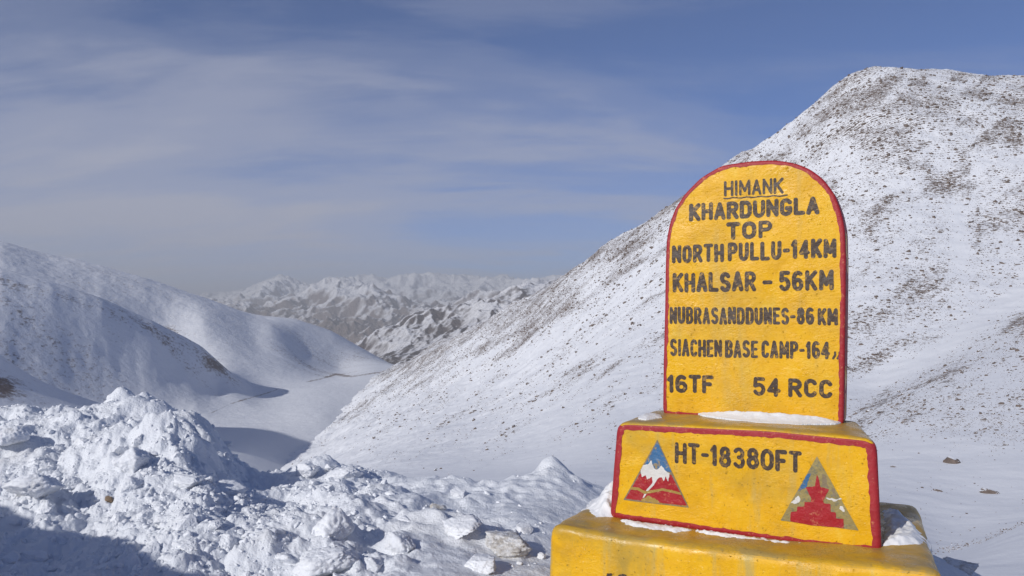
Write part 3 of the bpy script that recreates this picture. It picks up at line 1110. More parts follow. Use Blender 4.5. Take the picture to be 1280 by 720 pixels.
GL = {
    'A': (1.0, [[(0, 0), (.5, 1), (1, 0)], [(.2, .3), (.8, .3)]]),
    'B': (.95, [[(0, 0), (0, 1)], [(0, 1)] + arc(.55, .77, .40, .23, 90, -90) + [(0, .54)], [(0, .54)] + arc(.58, .27, .42, .27, 90, -90) + [(0, 0)]]),
    'C': (.95, [arc(.52, .72, .48, .28, 25, 180) + arc(.52, .28, .48, .28, 180, 335)]),
    'D': (1.0, [[(0, 0), (0, 1)] + arc(.5, .66, .5, .34, 90, 0) + arc(.5, .34, .5, .34, 0, -90) + [(0, 0)]]),
    'E': (.82, [[(1, 1), (0, 1), (0, 0), (1, 0)], [(0, .52), (.85, .52)]]),
    'F': (.82, [[(1, 1), (0, 1), (0, 0)], [(0, .5), (.8, .5)]]),
    'G': (1.0, [arc(.5, .72, .5, .28, 25, 180) + arc(.5, .28, .5, .28, 180, 360) + [(1, .42), (.6, .42)]]),
    'H': (1.0, [[(0, 0), (0, 1)], [(1, 0), (1, 1)], [(0, .5), (1, .5)]]),
    'I': (.12, [[(.5, 0), (.5, 1)]]),
    'K': (1.0, [[(0, 0), (0, 1)], [(1, 1), (0, .42)], [(.3, .58), (1, 0)]]),
    'L': (.85, [[(0, 1), (0, 0), (1, 0)]]),
    'M': (1.3, [[(0, 0), (0.03, 1), (.5, .25), (.97, 1), (1, 0)]]),
    'N': (1.0, [[(0, 0), (0, 1), (1, 0), (1, 1)]]),
    'O': (1.0, [arc(.5, .66, .5, .34, 0, 180) + arc(.5, .34, .5, .34, 180, 360) + [(1, .66)]]),
    'P': (.95, [[(0, 0), (0, 1)] + arc(.55, .74, .45, .26, 90, -90) + [(0, .48)]]),
    'R': (1.0, [[(0, 0), (0, 1)] + arc(.55, .75, .42, .25, 90, -90) + [(0, .5)], [(.45, .5), (1, 0)]]),
    'S': (.95, [arc(.5, .75, .48, .25, 30, 270) + arc(.5, .25, .5, .25, 90, -150)]),
    'T': (.95, [[(0, 1), (1, 1)], [(.5, 1), (.5, 0)]]),
    'U': (1.0, [[(0, 1), (0, .34)] + arc(.5, .34, .5, .34, 180, 360) + [(1, 1)]]),
    '0': (1.0, [arc(.5, .66, .5, .34, 0, 180) + arc(.5, .34, .5, .34, 180, 360) + [(1, .66)]]),
    '1': (.38, [[(0.0, .78), (.75, 1), (.75, 0)]]),
    '3': (.95, [arc(.5, .76, .46, .24, 150, -90) + arc(.5, .27, .5, .27, 90, -150)]),
    '4': (1.0, [[(1, .28), (0, .28), (.72, 1), (.72, 0)]]),
    '5': (.95, [[(.95, 1), (.12, 1), (.06, .54)] + arc(.5, .31, .5, .31, 120, -150)]),
    '6': (.95, [[(.85, .93)] + arc(.5, .62, .5, .38, 80, 180) + arc(.5, .29, .5, .29, 180, -180)]),
    '8': (.95, [arc(.5, .76, .42, .24, 0, 360), arc(.5, .27, .5, .27, 0, 360)]),
    '-': (.45, [[(0, .48), (1, .48)]]),
    '_': (.8, [[(0, .44), (1, .44)]]),
}


def text_line(pb, txt, L_, R_, off, th=0.20, gap=0.22, space=0.5, mi=0, widths=None):
    """txt fitted between (x, top, bottom) at its left and right end, in photo pixels on the plane off"""
    c = to_plane(np.array([L_[0], L_[0], R_[0], R_[0]]), np.array([L_[2], L_[1], R_[2], R_[1]]), off)
    bl, tl, br, tr = c
    H = 0.5 * (np.linalg.norm(tl - bl) + np.linalg.norm(tr - br))
    Wd = np.linalg.norm(br - bl)
    t = th * H
    tot, n = 0.0, 0
    # first pass: the width unit that makes the line fill its length
    wsum = sum(GL[ch][0] if ch != ' ' else 0 for ch in txt)
    nch = sum(ch != ' ' for ch in txt)
    nsp = txt.count(' ')
    ngap = sum(1 for a, b in zip(txt, txt[1:]) if a != ' ' and b != ' ')
    fixed = nch * t + ngap * gap * t
    unit = (Wd - fixed) / (wsum + nsp * space)
    x = 0.0
    prev = ' '
    for k, ch in enumerate(txt):
        if ch == ' ':
            x += unit * space
            prev = ch
            continue
        if prev != ' ':
            x += gap * t
        wrel, strokes = GL[ch]
        w_ = wrel * unit
        jx = random.uniform(-.006, .006) * H
        jy = random.uniform(-.02, .02) * H
        segs = []
        for st in strokes:
            q = [((x + t / 2 + p[0] * w_) / Wd, (t / 2 + jy + p[1] * (H - t)) / H) for p in st]
            q = [(1 - v) * ((1 - u_) * bl + u_ * br) + v * ((1 - u_) * tl + u_ * tr) for u_, v in q]
            segs += list(zip(q[:-1], q[1:]))
        pts = np.array([p for s in segs for p in s])
        lo, hi = pts.min(0) - t, pts.max(0) + t
        # square brush ends: blend of round and box distance
        res = 0.0022
        tt = t * random.uniform(0.93, 1.06)
        P_, F_ = march(lambda Q: sd_segments(Q, segs) - tt / 2, lo[0], lo[1], hi[0], hi[1], res, 0.0016)
        pb.add(P_, F_, off, 0.0014, mi)
        x += w_ + t
        prev = ch


M_YT = mat_yellow('yellow_paint_tablet', 0.42, 0.35)
M_YP = mat_yellow('yellow_paint_plinth', 0.62, 0.65)
M_YB = mat_yellow('yellow_paint_base', 0.85, 0.85)
M_RED = mat_paint('red_border_paint', (0.43, 0.020, 0.028), (0.66, 0.28, 0.12), 0.5, 0.4, 0.55, 0.585)
M_BLACK = mat_paint('dark_lettering_paint', (0.066, 0.041, 0.028), (0.42, 0.24, 0.04), 0.7, 0.4, 0.5, 0.55)
M_BLUE = mat_paint('emblem_blue', (0.05, 0.17, 0.36), (0.42, 0.27, 0.05), 0.7, 0.4, 0.45, 0.55)
M_ERED = mat_paint('emblem_red', (0.43, 0.012, 0.020), (0.55, 0.22, 0.10), 0.55, 0.35, 0.45, 0.57)
M_EWHITE = mat_paint('emblem_white', (0.72, 0.70, 0.66), (0.45, 0.32, 0.2), 0.6, 0.2)
M_EGOLD = mat_paint('emblem_gold', (0.42, 0.27, 0.06), (0.72, 0.60, 0.30), 0.6, 0.3)
M_EGREY = mat_paint('emblem_outline', (0.26, 0.20, 0.12), (0.5, 0.36, 0.1), 0.5, 0.3)
M_EOLIVE = mat_paint('emblem_olive', (0.36, 0.28, 0.10), (0.16, 0.16, 0.11), 0.75, 0.35, 0.5, 0.52)

tab_px = [(828.5, 515), (829.5, 450), (831, 390), (832, 330), (833, 301), (836.5, 281), (843, 262), (856, 242), (876, 222), (902, 207), (935, 202), (963, 200.3),
          (980, 201.5), (997, 205), (1013, 212), (1029, 224), (1043, 243), (1051.5, 266), (1056, 288), (1057, 330), (1056.5, 390), (1055.5, 460), (1054, 532)]
tab_poly = to_plane([p[0] for p in tab_px], [p[1] for p in tab_px], OFF_T)
tab_poly[0, 1] = tab_poly[-1, 1] = LEDGE_P - 0.012
tab_poly = smooth_closed(resample(tab_poly[::-1], 0.016), 3)
tablet = block('tablet', tab_poly, OFF_T, 0.17, 0.012, M_YT)
border('border', tab_poly, OFF_T, 0.012, lambda p: 0.020 + 0.003 * (p[:, 0] > 0.3), 0.14, M_RED, tablet, seed=1.7)

pl_px = [(771, 527), (960, 535.5), (1096, 548.5), (1103, 695), (960, 677), (761.5, 647.5)]
pl_c = to_plane([p[0] for p in pl_px], [p[1] for p in pl_px], OFF_P)
pl_poly = round_poly(pl_c[::-1], [0.02, 0.05, 0.03, 0.05, 0.06, 0.05])
pl_poly = smooth_closed(resample(pl_poly, 0.016), 2)


def narrow(off, depth, amount):
    """the right end is built askew: the block gets narrower towards its back"""
    def fn(Q, O):
        Q = Q.copy()
        Q[..., 0] -= amount * np.clip((off - O) / depth, 0, 1) * np.clip(Q[..., 0] / 0.6, 0, 1.5)
        return Q
    return fn


plinth = block('plinth', pl_poly, OFF_P, 0.55, 0.022, M_YP, 1.3, narrow(OFF_P, 0.55, 0.10))
border('border', pl_poly, OFF_P, 0.022, lambda p: 0.035 + 0.005 * (p[:, 0] > 0.5) + 0.004 * (p[:, 1] > -0.6) - 0.004 * (p[:, 1] < -0.95), 0.10, M_RED, plinth, lift=0.0022, rough=1.3, seed=5.1, top=0.25, warp=narrow(OFF_P, 0.55, 0.10))

bs_px = [(686, 653), (731, 663.5), (823, 676.5), (960, 694.5), (1180, 715.5)]
bs_c = to_plane([p[0] for p in bs_px], [p[1] for p in bs_px], OFF_B)
bs_c = np.vstack([bs_c, [[bs_c[-1, 0] + 0.03, -1.85], [bs_c[0, 0] - 0.03, -1.85]]])
bs_poly = round_poly(bs_c[::-1], [0.03, 0.03, 0.05, 0.08, 0.08, 0.08, 0.06])
bs_poly = smooth_closed(resample(bs_poly, 0.02), 3)
base = block('base_block', bs_poly, OFF_B, 1.14, 0.04, M_YB, 2.0, narrow(OFF_B, 1.14, 0.065))

pb = Paint()
text_line(pb, 'HIMANK', (905, 226.3, 245.5), (979.5, 222, 242), OFF_T, 0.17, 0.35)
ul = to_plane(np.linspace(905, 984, 40), np.linspace(248, 244.3, 40) + 0.5 * np.sin(np.linspace(0, 30, 40)), OFF_T)
P_, F_ = march(lambda Q: sd_segments(Q, list(zip(ul[:-1], ul[1:]))) - 0.0033, ul[:, 0].min() - .02, ul[:, 1].min() - .02, ul[:, 0].max() + .02, ul[:, 1].max() + .02, 0.0018, 0.0010)
pb.add(P_, F_, OFF_T, 0.0014)
pb.build('lettering', [M_BLACK], tablet)
TXT = [
    ('KHARDUNGLA', (861.3, 254.5, 277), (1024.3, 245.5, 267.5), 0.235, 0.22),
    ('TOP', (908, 278, 299.5), (965.5, 275, 297.5), 0.235, 0.5),
    ('NORTH PULLU-14KM', (840, 307, 329.5), (1045.8, 297.5, 322), 0.205, 0.28),
    ('KHALSAR _ 56KM', (840.8, 341, 365.5), (1042.5, 336.8, 363), 0.205, 0.28),
    ('NUBRASANDDUNES-86 KM', (837, 383.3, 405), (1047.5, 385, 406.5), 0.185, 0.22),
    ('SIACHEN BASE CAMP-164', (837.5, 423.5, 445.5), (1037.5, 427, 449), 0.175, 0.22),
    ('16TF', (834, 467.5, 490.5), (892, 469, 491.5), 0.215, 0.3),
    ('54 RCC', (940.8, 471, 495), (1041, 475, 498), 0.215, 0.35),
]
for txt, l_, r_, th, gp in TXT:
    pb = Paint()
    text_line(pb, txt, l_, r_, OFF_T, th, gp, 0.62 if txt[0] in 'NS' else 0.8)
    if txt.startswith('SIACHEN'):
        for x0 in (1041.5, 1047):
            q = to_plane([x0 + 2.4, x0 + 2.6, x0], [440.5, 443.5, 448], OFF_T)
            P_, F_ = march(lambda Q: sd_segments(Q, [(q[0], q[1]), (q[1], q[2])]) - 0.005, q[:, 0].min() - .02, q[:, 1].min() - .02, q[:, 0].max() + .02, q[:, 1].max() + .02, 0.0018, 0.001)
            pb.add(P_, F_, OFF_T, 0.0014)
    pb.build('lettering', [M_BLACK], tablet)
pb = Paint()
text_line(pb, 'HT-18380FT', (843.5, 552.5, 579), (1002.5, 564.8, 591.8), OFF_P, 0.19, 0.35)
pb.build('lettering', [M_BLACK], plinth)
pb = Paint()                                              # tops of two painted characters low on the base
for quad in ([(758.5, 716.5), (765, 716.5), (764.5, 736), (758.5, 736)], [(773, 718.5), (779, 717), (784, 718.5), (782, 736), (774, 736)]):
    q = to_plane([p[0] for p in quad], [p[1] for p in quad], OFF_B)
    P_, F_ = march(lambda Q: sd_poly(Q, q), q[:, 0].min() - .02, q[:, 1].min() - .02, q[:, 0].max() + .02, q[:, 1].max() + .02, 0.003, 0.004)
    pb.add(P_, F_, OFF_B, 0.003, 0, 2.0)
pb.build('lettering', [M_BLACK], base)


def shape(pb, pxs, off, lift, mi, rag=0.0015, grow=0.0, rs=0.012, rough=1.3):
    q = to_plane([p[0] for p in pxs], [p[1] for p in pxs], off)
    P_, F_ = march(lambda Q: sd_poly(Q, q) - grow, q[:, 0].min() - .02, q[:, 1].min() - .02, q[:, 0].max() + .02, q[:, 1].max() + .02, 0.0024, rag, rs)
    pb.add(P_, F_, off, lift, mi, rough)


def e1(x, y):
    return (770 + x / 7.2, 540 + y / 7.2)


def e2(x, y):
    return (970 + x / 6.855, 565 + y / 6.855)


pb = Paint()
shape(pb, [e1(372, 68), e1(655, 682), e1(68, 610)], OFF_P, 0.0018, 0, 0.0008)
shape(pb, [e1(372, 88), e1(500, 360), e1(250, 330), e1(262, 290)], OFF_P, 0.0024, 1)
shape(pb, [e1(215, 375), e1(500, 385), e1(640, 668), e1(88, 598)], OFF_P, 0.0024, 2)
shape(pb, [e1(222, 350), e1(245, 300), e1(290, 290), e1(318, 262), e1(342, 330), e1(372, 345), e1(408, 305), e1(440, 340), e1(462, 365), e1(482, 370), e1(470, 440),
           e1(448, 395), e1(430, 440), e1(412, 400), e1(385, 410), e1(360, 430), e1(335, 465), e1(325, 400), e1(280, 425), e1(268, 385), e1(235, 405)], OFF_P, 0.0030, 3, 0.0035, 0.001, 0.010)
shape(pb, [e1(362, 400), e1(385, 405), e1(340, 480), e1(290, 530), e1(255, 590), e1(240, 590), e1(275, 520), e1(320, 470)], OFF_P, 0.0031, 3, 0.0015)
shape(pb, [e1(135, 492), e1(200, 498), e1(265, 530), e1(330, 522), e1(420, 505), e1(500, 522), e1(580, 545), e1(590, 568), e1(500, 545), e1(420, 528), e1(335, 545), e1(255, 556), e1(195, 522), e1(122, 516)], OFF_P, 0.0036, 4, 0.0022)
shape(pb, [e1(225, 600), e1(300, 560), e1(420, 640), e1(640, 655), e1(650, 680), e1(230, 630)], OFF_P, 0.0028, 4, 0.009, -0.004)
pb.build('emblem', [M_EGREY, M_BLUE, M_ERED, M_EWHITE, M_EGOLD], plinth)

pb = Paint()
shape(pb, [e2(352, 35), e2(708, 674), e2(38, 586)], OFF_P, 0.0018, 0, 0.0008)
shape(pb, [e2(270, 185), e2(300, 180), e2(260, 300), e2(190, 335)], OFF_P, 0.0024, 2, 0.004)
shape(pb, [e2(130, 430), e2(190, 380), e2(215, 410), e2(160, 450)], OFF_P, 0.0024, 3, 0.007)
shape(pb, [e2(415, 390), e2(470, 400), e2(560, 400), e2(500, 420)], OFF_P, 0.0024, 3, 0.008)
shape(pb, [e2(540, 450), e2(580, 480), e2(590, 520), e2(550, 490)], OFF_P, 0.0024, 3, 0.008)
shape(pb, [e2(395, 185), e2(430, 190), e2(445, 300), e2(395, 290)], OFF_P, 0.0024, 4, 0.008)
shape(pb, [e2(480, 300), e2(505, 320), e2(515, 385), e2(490, 380)], OFF_P, 0.0024, 4, 0.008)
shape(pb, [e2(352, 185), e2(372, 245), e2(378, 295), e2(455, 318), e2(405, 420), e2(410, 438), e2(465, 445), e2(470, 512), e2(512, 516), e2(516, 568), e2(578, 574), e2(580, 652),
           e2(300, 628), e2(122, 594), e2(128, 512), e2(178, 508), e2(184, 468), e2(242, 466), e2(246, 428), e2(300, 428), e2(304, 400), e2(255, 302), e2(335, 292)], OFF_P, 0.0032, 1, 0.0020)
pb.build('emblem', [M_EOLIVE, M_ERED, M_BLUE, M_EWHITE, M_EGREY], plinth)


# ---- snow lying on the ledges
def on_level(px, py, zl):
    """photo pixel on a level plane at height zl (relative to the eye) -> (u, off) along and out of the face"""
    a, e = px_dir(px, py)
    Y = zl / e
    d = np.stack([a * Y, Y, np.zeros_like(Y)], -1) - P0
    return np.stack([d @ U, d @ N], -1)


def snow_on(name, pxs, zl, hmax, wid, label, res=0.006, rag=0.008, local=None, sink=-0.006, lean=None, ramp_u=None):
    q = on_level(np.array([p[0] for p in pxs], float), np.array([p[1] for p in pxs], float), zl) if local is None else np.array(local, float)
    sd = lambda Q: sd_poly(Q, q)
    P_, F_ = march(sd, q[:, 0].min() - .03, q[:, 1].min() - .03, q[:, 0].max() + .03, q[:, 1].max() + .03, res, rag, 0.03)
    D = -np.minimum(sd(P_) + rag * fbm(P_[:, 0] / .03, P_[:, 1] / .03, None, 3, .6), 0)
    t = np.clip(D / wid, 0, 1)
    h = hmax * (0.55 * t + 0.45 * sstep(0, 1, t)) * (1 + 0.35 * fbm(P_[:, 0] / .06, P_[:, 1] / .06, None, 3, .5)) + 0.004 * fbm(P_[:, 0] / .014, P_[:, 1] / .014, None, 2, .6) * sstep(0, 0.3, t)
    if lean is not None:                                  # banked up towards the wall behind
        h = h * (0.35 + 0.65 * np.clip((lean[1] - P_[:, 1]) / (lean[1] - lean[0]), 0, 1))
    if ramp_u is not None:
        h = h * (0.12 + 0.88 * np.clip((P_[:, 0] - ramp_u[1]) / (ramp_u[0] - ramp_u[1]), 0, 1) ** 1.3) * np.clip(1.15 - P_[:, 1] / 0.5, 0.25, 1)
    top = P0 + P_[:, :1] * U + P_[:, 1:] * N
    top[:, 2] = EYE + zl - sink + h + 0.002
    bot = top.copy()
    bot[:, 2] = EYE + zl - sink - 0.035
    n_ = len(top)
    V = np.vstack([top, bot])
    # U x N points down, so the outline winding is flipped for upward faces
    F = [f_[::-1] for f_ in F_] + [tuple(i + n_ for i in f_) for f_ in F_]
    cnt = {}
    for f_ in F_:
        for a, b in zip(f_, f_[1:] + f_[:1]):
            cnt[(a, b)] = cnt.get((a, b), 0) + 1
    for (a, b) in list(cnt):
        if (b, a) not in cnt:
            F.append((a, b, b + n_, a + n_))
    c = V.mean(0)
    c[2] = EYE + zl
    o = link(name, mesh_from(name, V - c, F, [M_LEDGE]), None, c)
    tag(o, label, 'snow', 'snow left on the ledges of the milestone')
    return o


snow_on('snow_patch', None, LEDGE_P, 0.075, 0.15, 'long smooth drift of snow against the foot of the lettered yellow tablet', lean=(0.0, 0.20),
        local=[(-0.28, -0.01), (0.42, -0.01), (0.40, 0.06), (0.25, 0.17), (0.05, 0.19), (-0.12, 0.12), (-0.24, 0.05)])
snow_on('snow_patch', [(801, 518.5), (826, 518.5), (827, 522), (808, 524.5), (797, 522.5)], LEDGE_P, 0.012, 0.03, 'thin scrap of snow on the left corner of the middle yellow step', lean=None, sink=0.002)
snow_on('snow_patch', None, LEDGE_B, 0.24, 0.10, 'thick heap of snow beside the left end of the lettered plinth', rag=0.02, ramp_u=(-0.60, -0.84),
        local=[(-0.84, 0.05), (-0.55, -0.05), (-0.585, 0.25), (-0.59, 0.37), (-0.68, 0.43), (-0.80, 0.30)])
snow_on('snow_patch', None, LEDGE_B, 0.055, 0.07, 'grey white pillow of snow on the right ledge of the base', lean=None, rag=0.01,
        local=[(0.57, 0.38), (0.69, 0.36), (0.775, 0.28), (0.79, 0.12), (0.755, -0.06), (0.70, -0.25), (0.65, -0.32), (0.55, -0.34)])
snow_on('snow_patch', None, LEDGE_B, 0.014, 0.03, 'narrow broken snow strip along the foot of the red bordered plinth', lean=None, rag=0.040, sink=0.0,
        local=[(-0.60, 0.375), (-0.05, 0.375), (0.42, 0.375), (0.42, 0.40), (0.22, 0.425), (0.08, 0.455), (-0.12, 0.43), (-0.2, 0.41), (-0.28, 0.46), (-0.42, 0.48), (-0.52, 0.44)])
snow_on('snow_patch', None, LEDGE_B, 0.010, 0.02, 'thin ragged snow smear on the front right edge of the base ledge', lean=None, rag=0.018,
        local=[(0.60, 0.50), (0.70, 0.47), (0.80, 0.53), (0.81, 0.575), (0.70, 0.55)])

# ================================================================== snow lumps
import bmesh


def ico(sub):
    bm = bmesh.new()
    bmesh.ops.create_icosphere(bm, subdivisions=sub, radius=1.0)
    bm.verts.ensure_lookup_table()
    v = np.array([p.co[:] for p in bm.verts])
    f_ = np.array([[q.index for q in p.verts] for p in bm.faces])
    bm.free()
    return v, f_


def lump(sub, seed, facets, nz=0.16, squash=(1, 1, 0.75)):
    v, f_ = ico(sub)
    rg = np.random.default_rng(seed)
    d = v / np.linalg.norm(v, axis=1)[:, None]
    r = np.ones(len(v))
    for _ in range(facets):                               # broken faces
        n_ = rg.normal(size=3)
        n_ /= np.linalg.norm(n_)
        h = rg.uniform(0.46, 0.86)
        c = d @ n_
        r = np.where(c > 1e-3, np.minimum(r, h / np.maximum(c, 1e-3)), r)
    o = seed * 3.7
    r = r * (1 + nz * fbm(d[:, 0] * 1.6 + o, d[:, 1] * 1.6, d[:, 2] * 1.6, 4, 0.55) + 0.10 * fbm(d[:, 0] * 5 + o, d[:, 1] * 5, d[:, 2] * 5, 3, 0.6, 'billow') * 1.5)
    return d * r[:, None] * np.array(squash), f_


BIGT = [mesh_from('snow_chunk', *lump(5, 100 + k, 20 if k < 7 else 11, 0.14), [M_LUMP]) for k in range(10)]


def rot_xyz(v, a):
    cx, sx, cy, sy, cz, sz = (f_(t) for t in a for f_ in (math.cos, math.sin))
    Rx = np.array([[1, 0, 0], [0, cx, -sx], [0, sx, cx]])
    Ry = np.array([[cy, 0, sy], [0, 1, 0], [-sy, 0, cy]])
    Rz = np.array([[cz, -sz, 0], [sz, cz, 0], [0, 0, 1]])
    return v @ (Rz @ Ry @ Rx).T


# the lumps one can pick out: px, py of centre, size (m): x, y, z, template, label, material
NAMED = [
    (500, 676, 0.125, 0.11, 0.13, 1, 'white wedge shaped snow block casting a hard shadow in the middle of the ploughed snow', None),
    (632, 676, 0.20, 0.16, 0.11, 7, 'dirty grit flecked snow lump nearest the left side of the milestone base', 'd'),
    (575, 655, 0.17, 0.14, 0.09, 8, 'rounded snow lump with a long shadow between the wedge block and the milestone', None),
    (548, 632, 0.10, 0.07, 0.055, 3, 'small gritty angular snow block on the smooth drift below the bank crest', 'd'),
    (572, 613, 0.12, 0.10, 0.07, 6, 'wind smoothed snow lump just under the right crest of the bank', None),
    (167, 570, 0.19, 0.15, 0.19, 0, 'large flat faced snow block in the middle of the left bank', None),
    (236, 600, 0.14, 0.08, 0.07, 4, 'smooth tilted snow slab lying at the foot of the shaded bank', None),
    (45, 605, 0.20, 0.15, 0.14, 8, 'pale rounded snow boulder at the edge of the shadow on the left', None),
    (12, 545, 0.16, 0.14, 0.15, 9, 'rounded snow block at the far left edge of the bank', None),
    (420, 655, 0.20, 0.15, 0.14, 2, 'broken snow block on the bright foreground heap', None),
    (405, 700, 0.22, 0.17, 0.15, 5, 'large lit snow block at the bottom of the foreground heap', None),
    (462, 705, 0.13, 0.10, 0.10, 0, 'angular snow block left of the wedge block at the bottom edge', None),
    (600, 703, 0.12, 0.10, 0.08, 4, 'faceted snow chunk below the grit flecked lump', None),
    (655, 660, 0.10, 0.09, 0.08, 3, 'upright snow chunk beside the left end of the milestone base', None),
    (383, 585, 0.17, 0.13, 0.13, 1, 'pale broken block at the left end of the low bank', None),
    (430, 590, 0.20, 0.15, 0.11, 5, 'crusted snow block with a shaded right side on the low bank', None),
    (1200, 706, 0.20, 0.16, 0.10, 7, 'gritty crusted snow lump right of the milestone base at the bottom edge', 'd'),
    (280, 610, 0.17, 0.13, 0.09, 8, 'rounded lump in front of the gap between the two banks', None),
]


def put_chunk(px, py, sx, sy, sz, k, mat, first={}):
    p = hit(BA, BX, BY, BZ, px, py + sz * 0.35 / 5.5 * 960)
    o = bpy.data.objects.new('snow_chunk', BIGT[k])
    COL.objects.link(o)
    o.location = (p[0], p[1], p[2] + sz * 0.12)
    o.scale = (sx, sy, sz)
    o.rotation_euler = (random.uniform(-.2, .2), random.uniform(-.2, .2), random.uniform(0, 6.28))
    if mat is not None:
        o.material_slots[0].link = 'OBJECT'
        o.material_slots[0].material = mat
    return o


for px, py, sx, sy, sz, k, lb, mt in NAMED:
    o = put_chunk(px, py, sx, sy, sz, k, M_DIRTY if mt == 'd' else None)
    tag(o, lb, 'snow chunk', 'large lumps of the ploughed snow')

# rubble: the biggest 230 as objects, the fine crumbs as one mass
cand = []
tries = 0
while len(cand) < 4600 and tries < 60000:
    tries += 1
    px = random.uniform(-260, 745)
    Y = math.exp(random.uniform(math.log(3.3), math.log(8.4)))
    a, _ = px_dir(px, 390)
    dens = 0.8 if px < 420 else max(0.06, 0.8 - (px - 420) / 110)
    dens *= 0.55 + 0.9 * float(pn(np.array([a * Y / 0.8]), np.array([Y / 0.8]))[0])
    if random.random() > dens:
        continue
    s = 0.0105 * random.random() ** (-0.45)
    s = min(s, 0.085)
    if px > 470:
        s = min(s, 0.055)
    cand.append((s, px, Y))
cand.sort(reverse=True)
cp = np.array(cand)
cz = sample(BA, BL, BZ, cp[:, 1], cp[:, 2])
ca, _ = px_dir(cp[:, 1], np.full(len(cp), 390.0))
cx_, cy_ = ca * cp[:, 2], cp[:, 2]
NB = 230
for i in range(NB):
    s = cp[i, 0]
    o = bpy.data.objects.new('snow_chunk', BIGT[random.randrange(10)])
    COL.objects.link(o)
    o.location = (cx_[i], cy_[i], cz[i] - 0.12 * s)
    o.scale = (s * random.uniform(.8, 1.3), s * random.uniform(.8, 1.2), s * random.uniform(.7, 1.1))
    o.rotation_euler = (random.uniform(-.6, .6), random.uniform(-.6, .6), random.uniform(0, 6.28))
    tag(o, 'fist to head sized lump of broken snow among many on the ploughed bank', 'snow chunk', 'loose snow lumps on the ploughed bank')
TV = [lump(2, 300 + k, 14, 0.16) for k in range(10)]
TV3 = [lump(3, 300 + k, 16, 0.16) for k in range(10)]
vv, ff = [], []
n0 = 0
for i in range(NB, len(cp)):
    v, f_ = (TV3 if i < 1800 else TV)[i % 10]
    s = cp[i, 0]
    q = rot_xyz(v * np.array([random.uniform(.8, 1.3), random.uniform(.8, 1.2), random.uniform(.7, 1.1)]) * s, (random.uniform(-.8, .8), random.uniform(-.8, .8), random.uniform(0, 6.28)))
    vv.append(q + np.array([cx_[i], cy_[i], cz[i] - 0.05 * s]))
    ff.append(f_ + n0)
    n0 += len(v)
tag(link('snow_crumbs', mesh_from('snow_crumbs', np.vstack(vv), np.vstack(ff), [M_LUMP])), kind='stuff')

# ================================================================== rocks on the slope
RT = [lump(1, 500 + k, 7, 0.2, (1.1, 0.95, 0.8)) for k in range(12)]
de = np.gradient((SZ - EYE) / SY, axis=0)
PXG, PYG = to_px(SX, SY, SZ)
runmax = np.maximum.accumulate((SZ - EYE) / SY, axis=0)
vis = ((SZ - EYE) / SY >= runmax - 0.004) & (de > 0) & (PXG > 330) & (PXG < 1330) & (SY > 28) & (PYG < 735)
w = np.where(vis, de * slope_density(PXG, PYG) ** 1.5, 0).ravel()
cum = np.cumsum(w)
NRK = 75000
pick = np.searchsorted(cum, RNG.random(NRK) * cum[-1])
jit = RNG.normal(size=(NRK, 2)) * 0.4
rx, ry, rz = SX.ravel()[pick], SY.ravel()[pick], SZ.ravel()[pick]
spx = 0.44 * RNG.random(NRK) ** (-0.42)                    # apparent half size, photo pixels
spx = np.minimum(spx, 3.2)
size = spx / 960 * ry
size = np.clip(size, 0.04, 1.4)
app = size / ry
order = np.argsort(-app)
RMESH = [mesh_from('slope_rock', v, f_, [M_ROCK], None, False) for v, f_ in RT]
NRI = 270


def rock_row(i):
    ang = (random.uniform(-.5, .5), random.uniform(-.6, .6), random.uniform(0, 6.3))
    sc = np.array([random.uniform(.8, 1.35), random.uniform(.7, 1.1), random.uniform(.7, 1.2)]) * size[i]
    return ang, sc


for c, i in enumerate(order[:NRI]):
    ang, sc = rock_row(i)
    o = bpy.data.objects.new('slope_rock', RMESH[c % 12])
    COL.objects.link(o)
    o.location = (rx[i], ry[i], rz[i] - 0.05 * size[i])
    o.scale = sc
    o.rotation_euler = ang
    tag(o, 'dark brown rock poking out of the snow among many on the mountain slope', 'rock', 'dark rocks scattered over the snowy slope')
vv, ff = [], []
n0 = 0
RT0 = [lump(1, 600 + k, 5, 0.25, (1.1, 0.95, 0.85)) for k in range(12)]
for i in order[NRI:]:
    v, f_ = RT0[i % 12]
    ang, sc = rock_row(i)
    vv.append(rot_xyz(v * sc, ang) + np.array([rx[i], ry[i], rz[i] - 0.05 * size[i]]))
    ff.append(f_ + n0)
    n0 += len(v)
tag(link('scree', mesh_from('scree', np.vstack(vv), np.vstack(ff), [M_ROCK], None, False)), kind='stuff')

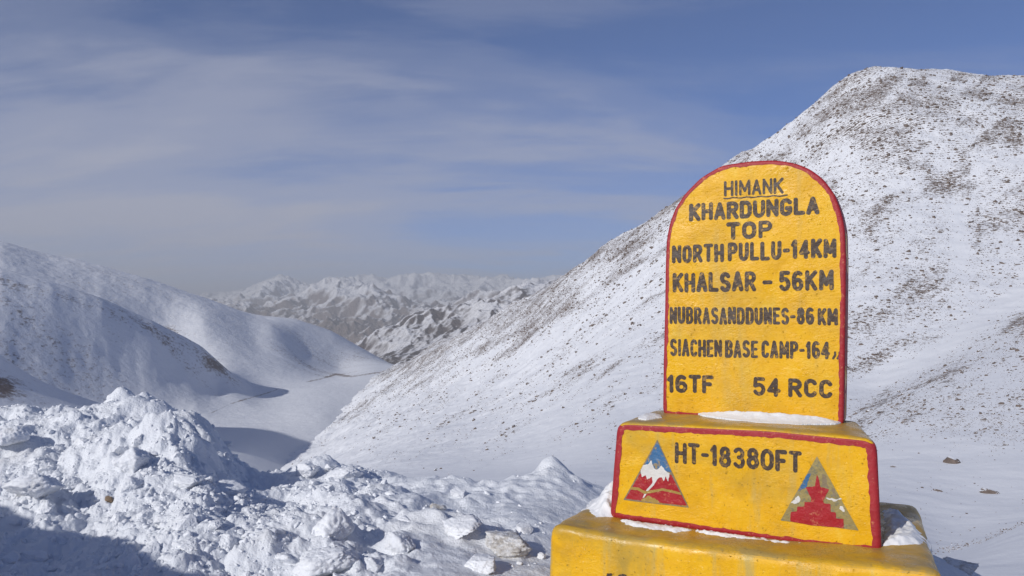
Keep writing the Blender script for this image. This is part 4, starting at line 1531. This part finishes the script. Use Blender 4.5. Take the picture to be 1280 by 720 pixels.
# the rocks one can single out
RBIG = [mesh_from('boulder', *lump(3, 800 + k, 9, 0.2, (1.2, 0.9, 0.7)), [M_ROCK], None, False) for k in range(3)]
for px, py, s, k, lb in [
    (1189, 578, 12, 0, 'larger snow topped dark rock alone in the smooth snow right of the milestone'),
    (1240, 617, 12, 1, 'flat streaked rock half buried in snow at the lower right'),
    (1118, 584, 4, 2, 'small grey stone in the smooth snow close to the right of the plinth'),
    (1173, 614, 6, 1, 'low rock barely showing through the snow below the snow topped rock'),
    (1267, 437, 7, 2, 'dark rock on the crest of the snowy spur at the right edge'),
    (727, 540, 3.5, 0, 'dark stone standing alone in the snow left of the plinth'),
]:
    p = hit(SA, SX, SY, SZ, px, py)
    r_ = s / 960 * p[1]
    o = link('boulder', RBIG[k], None, (p[0], p[1], p[2]))
    o.scale = (r_, r_ * 0.8, r_ * 0.8)
    o.rotation_euler = (random.uniform(-.2, .2), random.uniform(-.2, .2), random.uniform(0, 3))
    tag(o, lb, 'rock')

# a brown stone in the ploughed snow
M_STONE = mat_plain('brown_stone', (0.28, 0.20, 0.13))
p = hit(BA, BX, BY, BZ, 137, 628)
o = link('stone', mesh_from('stone', *lump(3, 901, 8, 0.2), [M_STONE], None, False), None, (p[0], p[1], p[2] + 0.01))
o.scale = (0.04, 0.03, 0.03)
tag(o, 'small brown stone lodged in the ploughed snow on the left', 'stone')

# ================================================================== haze
hm = bpy.data.materials.new('haze')
hm.use_nodes = True
hn, hl = hm.node_tree.nodes, hm.node_tree.links
hn.remove(hn['Principled BSDF'])
pv = hn.new('ShaderNodeVolumePrincipled')
pv.inputs['Color'].default_value = (0.92, 0.95, 1.0, 1)
pv.inputs['Density'].default_value = 7.5e-5
pv.inputs['Anisotropy'].default_value = 0.0
hl.new(pv.outputs[0], hn['Material Output'].inputs['Volume'])
hv = np.array([[x, y, z] for z in (-2700, 1250) for y in (-91000, 91000) for x in (-91000, 91000)], float)
hf = [(0, 2, 3, 1), (4, 5, 7, 6), (0, 1, 5, 4), (2, 6, 7, 3), (0, 4, 6, 2), (1, 3, 7, 5)]
tag(link('haze', mesh_from('haze', hv, hf, [hm], None, False)), kind='stuff')
